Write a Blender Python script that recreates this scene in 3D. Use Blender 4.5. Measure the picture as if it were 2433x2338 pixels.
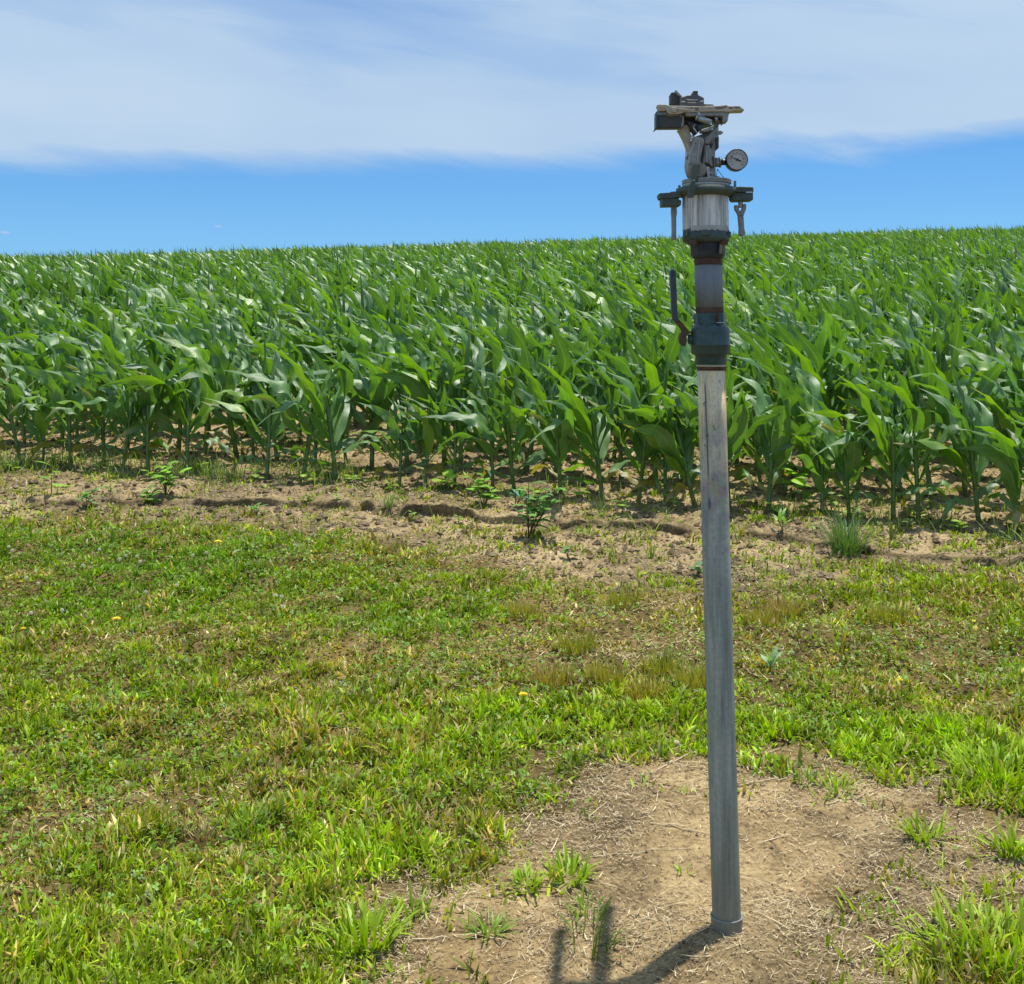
import bpy, math, random
import numpy as np
random.seed(7); RS = np.random.RandomState(11)
R = math.radians
SC = bpy.context.scene
COL = SC.collection
for o in list(bpy.data.objects): bpy.data.objects.remove(o)

# ------------------------------------------------------------------ camera
EYE = 1.57; FPX = 2900.0; PITCH = 3.0; HOR = 820.0; CX = 1216.5
CY = HOR - FPX*math.tan(R(PITCH))
cam = bpy.data.cameras.new('camera'); camo = bpy.data.objects.new('camera', cam); COL.objects.link(camo)
cam.sensor_width = 36; cam.sensor_fit = 'HORIZONTAL'; cam.lens = 36*FPX/2433
cam.shift_y = -(1169-CY)/2433
cam.clip_start = 0.05; cam.clip_end = 2000
camo.location = (0, 0, EYE); camo.rotation_euler = (R(90+PITCH), 0, 0)
SC.camera = camo

# ------------------------------------------------------------------ light
SUN_EL = 79.0; SUN_AZ = math.atan2(.77, .64)      # azimuth from +Y towards +X
sl = bpy.data.lights.new('sun', 'SUN'); so = bpy.data.objects.new('sun', sl); COL.objects.link(so)
sl.energy = 4.6; sl.angle = R(.8); sl.color = (1, .95, .87)
so.rotation_euler = (R(90-SUN_EL), 0, math.pi-SUN_AZ)
SC.view_settings.view_transform = 'Standard'; SC.view_settings.look = 'None'
SC.view_settings.exposure = 0.35; SC.view_settings.gamma = 1.0
SC.render.engine = 'CYCLES'
SC.cycles.max_bounces = 6; SC.cycles.transparent_max_bounces = 6; SC.cycles.transmission_bounces = 4
SC.cycles.diffuse_bounces = 4; SC.cycles.glossy_bounces = 2
SC.cycles.use_adaptive_sampling = True

def nd(nt, typ, **kw):
    n = nt.nodes.new(typ)
    for k, v in kw.items():
        if k == 'ins':
            for a, b in v.items():
                if hasattr(b, 'is_output'): nt.links.new(b, n.inputs[a])
                else: n.inputs[a].default_value = b
        else: setattr(n, k, v)
    return n
def math_(nt, op, a, b=None, c=None, clamp=False):
    n = nt.nodes.new('ShaderNodeMath'); n.operation = op; n.use_clamp = clamp
    for i, v in enumerate((a, b, c)):
        if v is None: continue
        if hasattr(v, 'is_output'): nt.links.new(v, n.inputs[i])
        else: n.inputs[i].default_value = v
    return n.outputs[0]
def mix_(nt, fac, a, b, blend='MIX'):
    n = nt.nodes.new('ShaderNodeMix'); n.data_type = 'RGBA'; n.blend_type = blend
    for i, v in ((0, fac), (6, a), (7, b)):
        if hasattr(v, 'is_output'): nt.links.new(v, n.inputs[i])
        else: n.inputs[i].default_value = v if i == 0 else ((*v, 1) if len(v) == 3 else v)
    return n.outputs[2]
def ramp_(nt, fac, stops, interp='LINEAR'):
    n = nt.nodes.new('ShaderNodeValToRGB'); cr = n.color_ramp; cr.interpolation = interp
    while len(cr.elements) < len(stops): cr.elements.new(.5)
    for e, (p, c) in zip(cr.elements, stops):
        e.position = p; e.color = (*c, 1) if hasattr(c, '__len__') else (c, c, c, 1)
    nt.links.new(fac, n.inputs[0]); return n.outputs[0]
def mapr(nt, v, a, b, c=0., d=1., smooth=True):
    n = nt.nodes.new('ShaderNodeMapRange'); n.interpolation_type = 'SMOOTHSTEP' if smooth else 'LINEAR'
    nt.links.new(v, n.inputs[0])
    for i, q in enumerate((a, b, c, d)): n.inputs[i+1].default_value = q
    return n.outputs[0]

W = bpy.data.worlds.new('World'); SC.world = W; W.use_nodes = True
nt = W.node_tree; nt.nodes.clear()
tc = nd(nt, 'ShaderNodeTexCoord')
sky = nd(nt, 'ShaderNodeTexSky', sky_type='NISHITA', sun_disc=False)
sky.sun_elevation = R(SUN_EL); sky.sun_rotation = SUN_AZ
sky.altitude = 300; sky.air_density = 1.0; sky.dust_density = .3; sky.ozone_density = 3.0
skyc = mix_(nt, 1.0, sky.outputs[0], (.50, .88, 1.24), 'MULTIPLY')
sep = nd(nt, 'ShaderNodeSeparateXYZ', ins={0: tc.outputs['Generated']})
# cirrus sheet: direction-based, streaked along the horizon
el = math_(nt, 'DIVIDE', sep.outputs[2], math_(nt, 'MAXIMUM', math_(nt, 'SQRT', math_(nt, 'ADD', math_(nt, 'MULTIPLY', sep.outputs[0], sep.outputs[0]), math_(nt, 'MULTIPLY', sep.outputs[1], sep.outputs[1]))), .02))
az = math_(nt, 'ARCTAN2', sep.outputs[0], sep.outputs[1])
def noise(vec, scale, detail=5, rough=.55, dist=0., w=None):
    n = nd(nt, 'ShaderNodeTexNoise', ins={'Vector': vec, 'Scale': scale, 'Detail': detail, 'Roughness': rough, 'Distortion': dist})
    return n.outputs[0]
def skyvec(kx, ky, skew=0., ox=0.):
    e2 = math_(nt, 'ADD', el, math_(nt, 'MULTIPLY', az, skew))
    return nd(nt, 'ShaderNodeCombineXYZ', ins={0: math_(nt, 'ADD', math_(nt, 'MULTIPLY', az, kx), ox), 1: math_(nt, 'MULTIPLY', e2, ky), 2: 0.}).outputs[0]
n1 = noise(skyvec(3, 12, .12), 1.6, 6, .55, .6)
n2 = noise(skyvec(4, 26, .18, 4), 1.3, 5, .5, .8)
n3 = noise(skyvec(1.6, 6, .1, 9), 1.5, 3, .5)
elw = math_(nt, 'ADD', el, math_(nt, 'MULTIPLY', math_(nt, 'SUBTRACT', n1, .5), .040))
elw = math_(nt, 'SUBTRACT', elw, math_(nt, 'MULTIPLY', az, .030))
elw = math_(nt, 'ADD', elw, math_(nt, 'MULTIPLY', math_(nt, 'SUBTRACT', n2, .5), .016))
edge = mapr(nt, elw, .138, .172)
sheet = mapr(nt, math_(nt, 'ADD', n3, math_(nt, 'MULTIPLY', math_(nt, 'SUBTRACT', n2, .5), .42)), .15, .75)
high = mapr(nt, el, .21, .30, 1., .62)
dens = math_(nt, 'MULTIPLY', edge, math_(nt, 'MULTIPLY_ADD', sheet, .36, .60), None, True)
dens = math_(nt, 'MULTIPLY', dens, math_(nt, 'ADD', high, math_(nt, 'MULTIPLY', sheet, .45)), None, True)
# two tiny far clouds low over the field
def puff(a0, e0, ra, re):
    da = math_(nt, 'DIVIDE', math_(nt, 'SUBTRACT', az, a0), ra); de = math_(nt, 'DIVIDE', math_(nt, 'SUBTRACT', el, e0), re)
    d = math_(nt, 'ADD', math_(nt, 'MULTIPLY', da, da), math_(nt, 'MULTIPLY', de, de))
    return mapr(nt, math_(nt, 'ADD', d, math_(nt, 'MULTIPLY', math_(nt, 'SUBTRACT', n2, .5), 1.)), 1.2, .2, 0., .6)
dens = math_(nt, 'MAXIMUM', dens, puff(-.237, .0950, .0035, .0012))
dens = math_(nt, 'MAXIMUM', dens, puff(-.395, .0855, .004, .0012))
cloudc = ramp_(nt, n3, [(.25, (3.5, 5.1, 7.5)), (.75, (4.9, 6.3, 7.9))])
hz = mapr(nt, el, .05, .14, .30, 0.)
skyc = mix_(nt, hz, skyc, (2.2, 5.0, 9.0))
fin = mix_(nt, dens, skyc, cloudc)
bg = nd(nt, 'ShaderNodeBackground', ins={0: fin, 1: .085})
nt.links.new(bg.outputs[0], nd(nt, 'ShaderNodeOutputWorld').inputs[0])

# ------------------------------------------------------------------ numeric helpers
def sstep(t): t = np.clip(t, 0, 1); return t*t*(3-2*t)
_lat = np.random.RandomState(5).rand(256, 256)
def vnoise(x, y):
    x = np.asarray(x, float); y = np.asarray(y, float)
    xi = np.floor(x).astype(int); yi = np.floor(y).astype(int); fx = x-xi; fy = y-yi
    fx = fx*fx*(3-2*fx); fy = fy*fy*(3-2*fy)
    a = _lat[xi & 255, yi & 255]; b = _lat[(xi+1) & 255, yi & 255]; c = _lat[xi & 255, (yi+1) & 255]; d = _lat[(xi+1) & 255, (yi+1) & 255]
    return (a*(1-fx)+b*fx)*(1-fy)+(c*(1-fx)+d*fx)*fy
def fbm(x, y, s=1., o=4, seed=0.):
    v = 0.; a = .5; t = 0.
    x = np.asarray(x)*s+seed*17.3; y = np.asarray(y)*s+seed*9.1
    for i in range(o):
        v = v+a*vnoise(x, y); t += a; a *= .5; x = x*2.03+31.7; y = y*2.03+11.3
    return v/t
def gbase(x, y):
    x = np.asarray(x, float); y = np.asarray(y, float)
    near = .44*np.clip((y-3.0)/5, 0, 1)**1.3
    u = np.clip(y-8, 0, 214); far = .1136*u-2.655e-4*u*u
    tilt = .031*np.tanh(x/70)*70*sstep((y-8)/52)
    fall = -.03*np.clip(y-222, 0, None)
    return near+far+tilt+fall
def ray(px, py):
    th = R(PITCH); a = (px-CX)/FPX; b = (CY-py)/FPX
    return np.array([a, math.cos(th)-b*math.sin(th), math.sin(th)+b*math.cos(th)])
def P(px, py, Y):
    d = ray(px, py); t = Y/d[1]
    return np.array([d[0]*t, Y, EYE+d[2]*t])
def pxm(Y, z=EYE):      # metres per photo pixel at that depth
    th = R(PITCH); return (Y*math.cos(th)+(z-EYE)*math.sin(th))/FPX
def toground(px, py):
    d = ray(px, py); t = 1.5
    for i in range(400):
        p = d*t; h = EYE+p[2]-float(gbase(p[0], p[1]))
        if h < .0005: break
        t += max(h*.6, .0004) if h > 0 else 0
    return (d[0]*t, d[1]*t)
def project(x, y, z):
    th = R(PITCH); vz = z-EYE
    zc = y*math.cos(th)+vz*math.sin(th); up = -y*math.sin(th)+vz*math.cos(th)
    return CX+FPX*x/zc, CY-FPX*up/zc
def gpoly(pts): return np.array([toground(*p) for p in pts])
def inpoly(x, y, poly):
    c = np.zeros(np.shape(x), bool); n = len(poly)
    for i in range(n):
        x0, y0 = poly[i]; x1, y1 = poly[(i+1) % n]
        if y0 == y1: continue
        k = ((y0 > y) != (y1 > y)) & (x < (x1-x0)*(y-y0)/(y1-y0)+x0)
        c ^= k
    return c
def linefun(pts):
    g = gpoly(pts); i = np.argsort(g[:, 0]); g = g[i]
    s0 = (g[1, 1]-g[0, 1])/(g[1, 0]-g[0, 0]); s1 = (g[-1, 1]-g[-2, 1])/(g[-1, 0]-g[-2, 0])
    s0 = s1 = (g[-1, 1]-g[0, 1])/(g[-1, 0]-g[0, 0])
    def f(x):
        x = np.asarray(x, float); v = np.interp(x, g[:, 0], g[:, 1])
        return np.where(x < g[0, 0], g[0, 1]+(x-g[0, 0])*s0, np.where(x > g[-1, 0], g[-1, 1]+(x-g[-1, 0])*s1, v))
    return f
corn_edge = linefun([(0, 1098), (360, 1102), (700, 1135), (1080, 1185), (1500, 1200), (2050, 1240), (2400, 1256)])
scarp0 = linefun([(0, 1186), (300, 1200), (600, 1203), (830, 1212), (1000, 1222), (1160, 1238), (1400, 1252), (1600, 1268), (1760, 1282), (1850, 1284), (2000, 1300), (2200, 1330), (2433, 1345)])
grass_edge = linefun([(0, 1238), (250, 1232), (500, 1246), (720, 1268), (1000, 1300), (1200, 1345), (1300, 1375), (1500, 1400), (1680, 1412), (1850, 1388), (2100, 1385), (2433, 1372)])
def scarp(x): return scarp0(x)+.16*(fbm(x, x*0+3, 1.6, 3)-.5)+.16*(fbm(x, x*0+7, 6, 4)-.5)
BARE = gpoly([(800, 2600), (870, 2338), (900, 2210), (960, 2120), (1030, 2090), (1180, 2030), (1215, 1950), (1340, 1885), (1400, 1815), (1600, 1785), (1690, 1812), (1900, 1812), (2100, 1842), (2250, 1862), (2290, 1920), (2433, 1985), (2600, 2030), (2600, 2100), (2433, 2150), (2330, 2160), (2250, 2230), (2190, 2338), (2150, 2600)])
def sdist(x, y, poly):          # signed distance, positive inside
    x = np.asarray(x, float); y = np.asarray(y, float); d = np.full(x.shape, 1e9); n = len(poly)
    for i in range(n):
        ax, ay = poly[i]; bx, by = poly[(i+1) % n]; ex, ey = bx-ax, by-ay
        t = np.clip(((x-ax)*ex+(y-ay)*ey)/(ex*ex+ey*ey), 0, 1)
        d = np.minimum(d, np.hypot(x-ax-t*ex, y-ay-t*ey))
    return np.where(inpoly(x, y, poly), d, -d)
def gmicro(x, y):
    m = .030*(fbm(x, y, .9, 3, 1)-.5)+.022*(fbm(x, y, 5, 4, 2)-.5)
    clod = .030*np.clip(fbm(x, y, 22, 3, 3)-.52, 0, 1)+.075*np.clip(fbm(x, y, 13, 3, 33)-.50, 0, 1)*sstep((y-grass_edge(x))/.3)*sstep((30-y)/15)
    return m*np.where(y < 4, .5, 1.)+clod
def scarp_amp(x):
    return np.clip(.45+2.8*(fbm(x, x*0+11, 1.7, 3)-.45), .05, 1.1)*np.interp(x, [-3.5, -1.2, -.3], [.45, .6, 1.2])*(.25+.75*sstep((fbm(x, x*0+21, 4.5, 2)-.36)/.12))*np.where(x > 2.1, .45, 1)
HB = float(P(1727, 2221, 3.222)[2])
def gh(x, y):
    x = np.asarray(x, float); y = np.asarray(y, float)
    ys = scarp(x); st = .062*scarp_amp(x)*sstep((y-ys)/.030)*(1-sstep((y-ys-.1)/.9)) - .02*np.exp(-((y-ys+.05)/.05)**2)
    fieldy = sstep((y-ys)/.3)*sstep((40-y)/20)
    furrow = .018*fieldy*(fbm(x, y, 3.2, 3, 6)-.5)*2
    lawnm = (1-sstep((y-grass_edge(x)+.5)/.5))*(1-sstep((sdist(x, y, BARE)+.4)/.4))*(y < 12)
    z = gbase(x, y)+lawnm*(.075*(fbm(x, y, 3.1, 2, 61)-.5)+.045*(fbm(x, y, 8, 2, 62)-.5))+gmicro(x, y)*sstep((30-y)/15)+st+furrow
    k = 1-sstep((np.hypot(x-.572, y-3.24)-.05)/.35)
    return z+k*(HB-z)+k*.25*(gmicro(x, y)-.004)

# ------------------------------------------------------------------ mesh builders
def meshnp(name, V, F, attrs=None, smooth=True):
    V = np.asarray(V, np.float32); F = np.asarray(F, np.int32); k = F.shape[1]
    me = bpy.data.meshes.new(name)
    me.vertices.add(len(V)); me.vertices.foreach_set('co', V.ravel())
    me.loops.add(F.size); me.loops.foreach_set('vertex_index', F.ravel())
    me.polygons.add(len(F)); me.polygons.foreach_set('loop_start', np.arange(0, F.size, k, dtype=np.int32))
    try: me.polygons.foreach_set('loop_total', np.full(len(F), k, np.int32))
    except Exception: pass
    me.polygons.foreach_set('use_smooth', np.full(len(F), smooth))
    me.update(calc_edges=True)
    for an, (typ, arr) in (attrs or {}).items():
        a = me.attributes.new(an, typ, 'POINT'); arr = np.asarray(arr, np.float32)
        if typ == 'FLOAT_COLOR':
            if arr.shape[1] == 3: arr = np.concatenate([arr, np.ones((len(arr), 1), np.float32)], 1)
            a.data.foreach_set('color', arr.ravel())
        else: a.data.foreach_set('value', arr.ravel())
    return me
def link(name, me, mat=None, parent=None, **props):
    o = bpy.data.objects.new(name, me)
    if mat is not None and me is not None: me.materials.append(mat)
    COL.objects.link(o); o.parent = parent
    for k, v in props.items():
        if v: o[k] = v
    return o
def empty(name, loc, label=None, cat=None, group=None):
    o = bpy.data.objects.new(name, None); COL.objects.link(o); o.location = loc; o.empty_display_size = .1
    if label: o['label'] = label
    if cat: o['category'] = cat
    if group: o['group'] = group
    return o

# ------------------------------------------------------------------ materials
def newmat(name):
    m = bpy.data.materials.new(name); m.use_nodes = True; nt = m.node_tree; nt.nodes.clear(); return m, nt
def out(nt, s, disp=None):
    o = nt.nodes.new('ShaderNodeOutputMaterial'); nt.links.new(s, o.inputs[0])
def bsdf(nt, col, rough=.5, metal=0., spec=.5, normal=None, **kw):
    ins = {'Base Color': col if hasattr(col, 'is_output') else (*col, 1), 'Roughness': rough, 'Metallic': metal, 'Specular IOR Level': spec}
    ins.update(kw)
    if normal is not None: ins['Normal'] = normal
    return nd(nt, 'ShaderNodeBsdfPrincipled', ins=ins).outputs[0]
def tnoise(nt, vec, scale, detail=5, rough=.6, dist=0.):
    return nd(nt, 'ShaderNodeTexNoise', ins={'Vector': vec, 'Scale': scale, 'Detail': detail, 'Roughness': rough, 'Distortion': dist}).outputs[0]
def objvec(nt, sc=(1, 1, 1)):
    t = nd(nt, 'ShaderNodeTexCoord'); m = nd(nt, 'ShaderNodeMapping', ins={0: t.outputs['Object']}); m.inputs['Scale'].default_value = sc
    return m.outputs[0]
def bump(nt, h, dist, strength=1.):
    return nd(nt, 'ShaderNodeBump', ins={'Strength': strength, 'Distance': dist, 'Height': h}).outputs[0]
def leafmat(name, rough=.42, trans=.32, spec=.5, attr='tint', tboost=(1.5, 1.9, .6), bumpd=0.):
    m, nt = newmat(name)
    a = nd(nt, 'ShaderNodeAttribute', attribute_name=attr)
    col = a.outputs['Color']
    p = bsdf(nt, col, rough, 0., spec)
    tcol = mix_(nt, 1., col, tboost, 'MULTIPLY')
    tr = nd(nt, 'ShaderNodeBsdfTranslucent', ins={0: tcol}).outputs[0]
    mx = nd(nt, 'ShaderNodeMixShader', ins={0: trans, 1: p, 2: tr})
    out(nt, mx.outputs[0]); return m

# corn leaf: tint attribute + pale midrib + fine veins along the blade
def cornmat():
    m, nt = newmat('corn_leaf')
    a = nd(nt, 'ShaderNodeAttribute', attribute_name='tint'); ac = nd(nt, 'ShaderNodeAttribute', attribute_name='across')
    ab = math_(nt, 'ABSOLUTE', ac.outputs['Fac'])
    rib = mapr(nt, ab, .02, .09, 1., 0.)
    geo = nd(nt, 'ShaderNodeNewGeometry')
    vn = tnoise(nt, geo.outputs['Position'], 9, 4)
    col = mix_(nt, 1., a.outputs['Color'], ramp_(nt, vn, [(.3, (.8, .86, .8)), (.7, (1.2, 1.14, 1.2))]), 'MULTIPLY')
    vein = math_(nt, 'SINE', math_(nt, 'MULTIPLY', ac.outputs['Fac'], 55.))
    col = mix_(nt, math_(nt, 'MULTIPLY', mapr(nt, vein, -1, 1), .14), col, (.12, .26, .05))
    col = mix_(nt, math_(nt, 'MULTIPLY', rib, .55), col, (.26, .38, .15))
    nb = bump(nt, math_(nt, 'MULTIPLY', vein, 1.), .0006, .5)
    p = bsdf(nt, col, .42, 0., 1.0, nb, **{'Coat Weight': .1, 'Coat Roughness': .5})
    tr = nd(nt, 'ShaderNodeBsdfTranslucent', ins={0: mix_(nt, 1., col, (1.95, 2.1, .35), 'MULTIPLY')}).outputs[0]
    mx = nd(nt, 'ShaderNodeMixShader', ins={0: .30, 1: p, 2: tr})
    out(nt, mx.outputs[0]); return m
M_CORN = cornmat()
M_GRASS = leafmat('grass_blade', .50, .24, .4, tboost=(1.7, 1.9, .2))
M_STRAW = leafmat('dry_straw', .7, .12, .25, tboost=(1.1, 1., .9))
M_WEED = leafmat('weed_leaf', .5, .3, .35, tboost=(1.5, 1.8, .5))

def soilmat():
    m, nt = newmat('soil')
    v = objvec(nt)
    big = tnoise(nt, v, .9, 4); mid = tnoise(nt, v, 7, 6, .65); fine = tnoise(nt, v, 60, 6, .7)
    dryness_and_shade = nd(nt, 'ShaderNodeAttribute', attribute_name='kind').outputs['Color']
    c1 = ramp_(nt, mid, [(.30, (.110, .078, .046)), (.5, (.255, .192, .115)), (.75, (.350, .272, .172))])
    c2 = ramp_(nt, fine, [(.34, (.38, .36, .34)), (.5, (1., 1., 1.)), (.66, (1.3, 1.28, 1.2))])
    c = mix_(nt, .85, c1, mix_(nt, 1., c1, c2, 'MULTIPLY'))
    c = mix_(nt, 1., c, dryness_and_shade, 'MULTIPLY')
    vor = nd(nt, 'ShaderNodeTexVoronoi', ins={'Vector': v, 'Scale': 45.}).outputs[0]
    h = math_(nt, 'ADD', math_(nt, 'MULTIPLY', fine, .6), math_(nt, 'MULTIPLY', vor, .5))
    h = math_(nt, 'ADD', h, math_(nt, 'MULTIPLY', mid, 1.2))
    out(nt, bsdf(nt, c, .92, 0., .15, bump(nt, h, .012, .9)))
    return m
M_SOIL = soilmat()

# ------------------------------------------------------------------ ground sheet
def axis(segs):
    r = []
    for a, b, s in segs: r += list(np.arange(a, b, s))
    r.append(segs[-1][1]); return np.array(r)
xs = axis([(-420, -120, 25), (-120, -40, 5), (-40, -9, 1.), (-9, -5.2, .1), (-5.2, 5.2, .016), (5.2, 9, .1), (9, 40, 1.), (40, 120, 5), (120, 420, 25)])
ys_ = axis([(-60, -5, 5), (-5, 2., .25), (2., 2.7, .06), (2.7, 6.5, .018), (6.5, 10.6, .015), (10.6, 16, .06), (16, 40, .5), (40, 120, 2), (120, 520, 20)])
GX, GY = np.meshgrid(xs, ys_); gx = GX.ravel(); gy = GY.ravel(); gz = gh(gx, gy)
sy = scarp(gx); over = .055*scarp_amp(gx)*sstep((gy-sy-.004)/.02)*(1-sstep((gy-sy-.03)/.15))
kind = np.ones((len(gx), 3))
ge = grass_edge(gx); field = sstep((gy-ge)/.15)
bare = sstep((sdist(gx, gy, BARE)+.05)/.2)
field = sstep((gy-ge+.25+.9*(fbm(gx, gy, 2.6, 4, 9)-.5))/.4)
warm = np.array([1.02, .98, .80]); dusty = np.array([1.16, 1.15, 1.0]); thatch = np.array([.58, .55, .34])
kind = kind*(bare[:, None]*warm+(1-bare)[:, None]*(field[:, None]*dusty+(1-field)[:, None]*thatch))
damp = fbm(gx, gy, 2.2, 4, 8); kind *= (.72+.56*np.clip((damp-.3)/.4, 0, 1))[:, None]
umber = sum(a_*np.exp(-(((gx-c_[0])/r_)**2+((gy-c_[1])/(r_*.8))**2)) for c_, r_, a_ in ((toground(1080, 2230), .22, .8), (toground(1150, 2330), .2, .6), (toground(1500, 1990), .14, .5), (toground(2000, 2120), .12, .7), (toground(1850, 1960), .15, .5), (toground(2200, 1930), .1, .6)))
kind *= 1-np.clip(umber*bare, 0, .8)[:, None]*np.array([.38, .42, .48])
ledge_shade = np.exp(-((gy-sy)/.035)**2); kind *= (1-.35*ledge_shade)[:, None]  # shade of the ledge face, painted into the soil colour
nx = len(xs); ny = len(ys_)
idx = np.arange(nx*ny).reshape(ny, nx)
F = np.stack([idx[:-1, :-1], idx[:-1, 1:], idx[1:, 1:], idx[1:, :-1]], -1).reshape(-1, 4)
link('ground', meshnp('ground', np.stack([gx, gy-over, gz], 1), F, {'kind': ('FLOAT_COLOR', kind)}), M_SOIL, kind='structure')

# ------------------------------------------------------------------ corn
def ribbon(pts, side, nrm, w, na, fold, rip, ph, freq):
    """leaf surface: centre line pts (n,3), side vectors, normals, half widths"""
    n = len(pts); s = np.linspace(0, 1, n); u = np.linspace(-1, 1, na)
    S, U = np.meshgrid(s, u, indexing='ij')
    wig = rip*np.sin(S*freq+ph+np.where(U > 0, 1.9, 0.))*np.abs(U)**1.5*np.sin(np.pi*np.clip(S*1.05, 0, 1))
    hgt = fold*np.abs(U)*w[:, None]+wig
    V = pts[:, None, :]+side[:, None, :]*(U*w[:, None])[..., None]+nrm[:, None, :]*hgt[..., None]
    idx = np.arange(n*na).reshape(n, na)
    F = np.stack([idx[:-1, :-1], idx[1:, :-1], idx[1:, 1:], idx[:-1, 1:]], -1).reshape(-1, 4)
    return V.reshape(-1, 3), F, U.ravel(), S.ravel()
def corn_leaf(h, phi, L, Wd, a0, a1, p, wind, tw, ph, rng, ns=13, na=5, r0=.012):
    s = np.linspace(0, 1, ns); ds = L/(ns-1)
    kink = .45+.3*((ph*7.3) % 1); a = R(a0)+(R(a1)-R(a0))*(.35*s**p+.65*sstep((s-kink+.14)/.28))
    d0 = np.array([math.cos(phi), math.sin(phi)])
    w2 = (wind*s**.8)[:, None]*np.array([-1, -.12]); d = d0+w2; d /= np.maximum(np.linalg.norm(d, axis=1), .12)[:, None]
    tan = np.stack([np.sin(a)*d[:, 0], np.sin(a)*d[:, 1], np.cos(a)], 1)
    pts = np.zeros((ns, 3)); pts[0] = (d0[0]*r0*.6, d0[1]*r0*.6, h)
    for i in range(1, ns): pts[i] = pts[i-1]+(tan[i-1]+tan[i])*.5*ds
    side = np.stack([-d[:, 1], d[:, 0], 0*s], 1)
    nrm = np.cross(tan, side); nrm /= np.linalg.norm(nrm, axis=1)[:, None]; nrm *= -1
    t = (tw*s**1.3+.25*np.sin(s*7+ph))[:, None]
    side, nrm = side*np.cos(t)+nrm*np.sin(t), nrm*np.cos(t)-side*np.sin(t)
    w = Wd/2*(.42+.58*sstep(s/.34))*(1-s**1.9)**.95; w[-1] = .0015
    fold = np.interp(.5, [0, 1], [.35, .1])
    V, F, U, S = ribbon(pts, side, nrm, w, na, .30, rng.uniform(.010, .028), ph, rng.uniform(14, 30))
    return V, F, U, S
def corn_proto(seed):
    """list of leaf dicts + stalk parameters"""
    rng = np.random.RandomState(seed); leaves = []
    H = rng.uniform(.47, .58); plane = rng.uniform(-.9, .9); n = rng.randint(9, 12)
    for i in range(n):
        f = i/(n-1)
        phi = plane+(0 if i % 2 else math.pi)+rng.normal(0, .35)
        h = .13+f**.9*(H-.16)
        L = (.27+.47*math.sin(math.pi*min(1, .15+f*.75)))*rng.uniform(.85, 1.12)
        Wd = (.055+.082*math.sin(math.pi*min(1, .12+f*.72)))*rng.uniform(.9, 1.12)
        a0 = 38-25*f+rng.uniform(-6, 8); a1 = a0+rng.uniform(22, 62) if rng.rand() < .62 else rng.uniform(95, 140)
        p = .9+1.1*f+rng.uniform(-.1, .3); wind = .65+1.2*f+rng.uniform(-.3, .5); tw = rng.normal(0, 1.1)
        if i < 2: L *= .75; a0 = 60; a1 = rng.uniform(125, 165)
        if f > .80: a0 = rng.uniform(2, 14); a1 = rng.uniform(8, 65); L *= .82; wind = .9; Wd *= .8
        lf = dict(h=h, phi=phi, L=L, Wd=Wd, a0=a0, a1=a1, p=p, wind=wind, tw=tw, ph=rng.uniform(0, 6), f=f)
        t = rng.uniform(-1, 1)
        base = np.array([.076, .168, .042])*(1+.38*t)
        if i == 0 and rng.rand() < .5: base = np.array([.24, .20, .05])
        elif rng.rand() < .16: base = np.array([.13, .25, .015])
        lf['col'] = base; leaves.append(lf)
    if seed % 4 == 0: leaves.append(dict(h=H, phi=rng.uniform(0, 6), L=.58, Wd=.040, a0=3, a1=20, p=1., wind=.3, tw=.3, ph=1., f=1., col=np.array([.05, .12, .02])))
    return dict(H=H, leaves=leaves, seed=seed)
def leafarr(pr, lf, ns, na):
    rng = np.random.RandomState(int(lf['ph']*1000)+pr['seed'])
    V, F, U, S = corn_leaf(lf['h'], lf['phi'], lf['L'], lf['Wd'], lf['a0'], lf['a1'], lf['p'], lf['wind'], lf['tw'], lf['ph'], rng, ns, na)
    c = lf['col'][None, :]*np.ones((len(V), 1))
    c = c*(1+.25*(1-S)[:, None]*np.array([.9, .8, .2]))
    if lf['f'] < .25: tip = sstep((S-.72)/.28)[:, None]; c = c*(1-tip)+np.array([.30, .25, .07])*tip
    return V, F, U, c
def stalkarr(pr, n=8):
    H = pr['H']; zs = [-.03, .0, .05, .055, .06, .15, .155, .16, .26, .265, .27, H, H+.10]; rr = [.018, .0185, .0165, .0185, .0165, .0155, .0175, .0155, .0150, .0165, .0155, .019, .006]
    if n < 6: zs = [-.03, H*.5, H+.08]; rr = [.014, .013, .006]
    th = np.arange(n)/n*2*math.pi
    V = np.array([[r*math.cos(t), r*math.sin(t), z] for z, r in zip(zs, rr) for t in th])
    m = len(zs); i = np.arange(m*n).reshape(m, n); j = np.roll(i, -1, 1)
    F = np.stack([i[:-1], j[:-1], j[1:], i[1:]], -1).reshape(-1, 4)
    c = np.interp(V[:, 2], [0, .08, .5], [0, 1, 1])[:, None]*np.array([.125, .205, .040])+(1-np.interp(V[:, 2], [0, .08, .5], [0, 1, 1]))[:, None]*np.array([.13, .13, .05])
    return V, F, np.full(len(V), .5), c
NP = 16
PROT = [corn_proto(100+i) for i in range(NP)]
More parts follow.
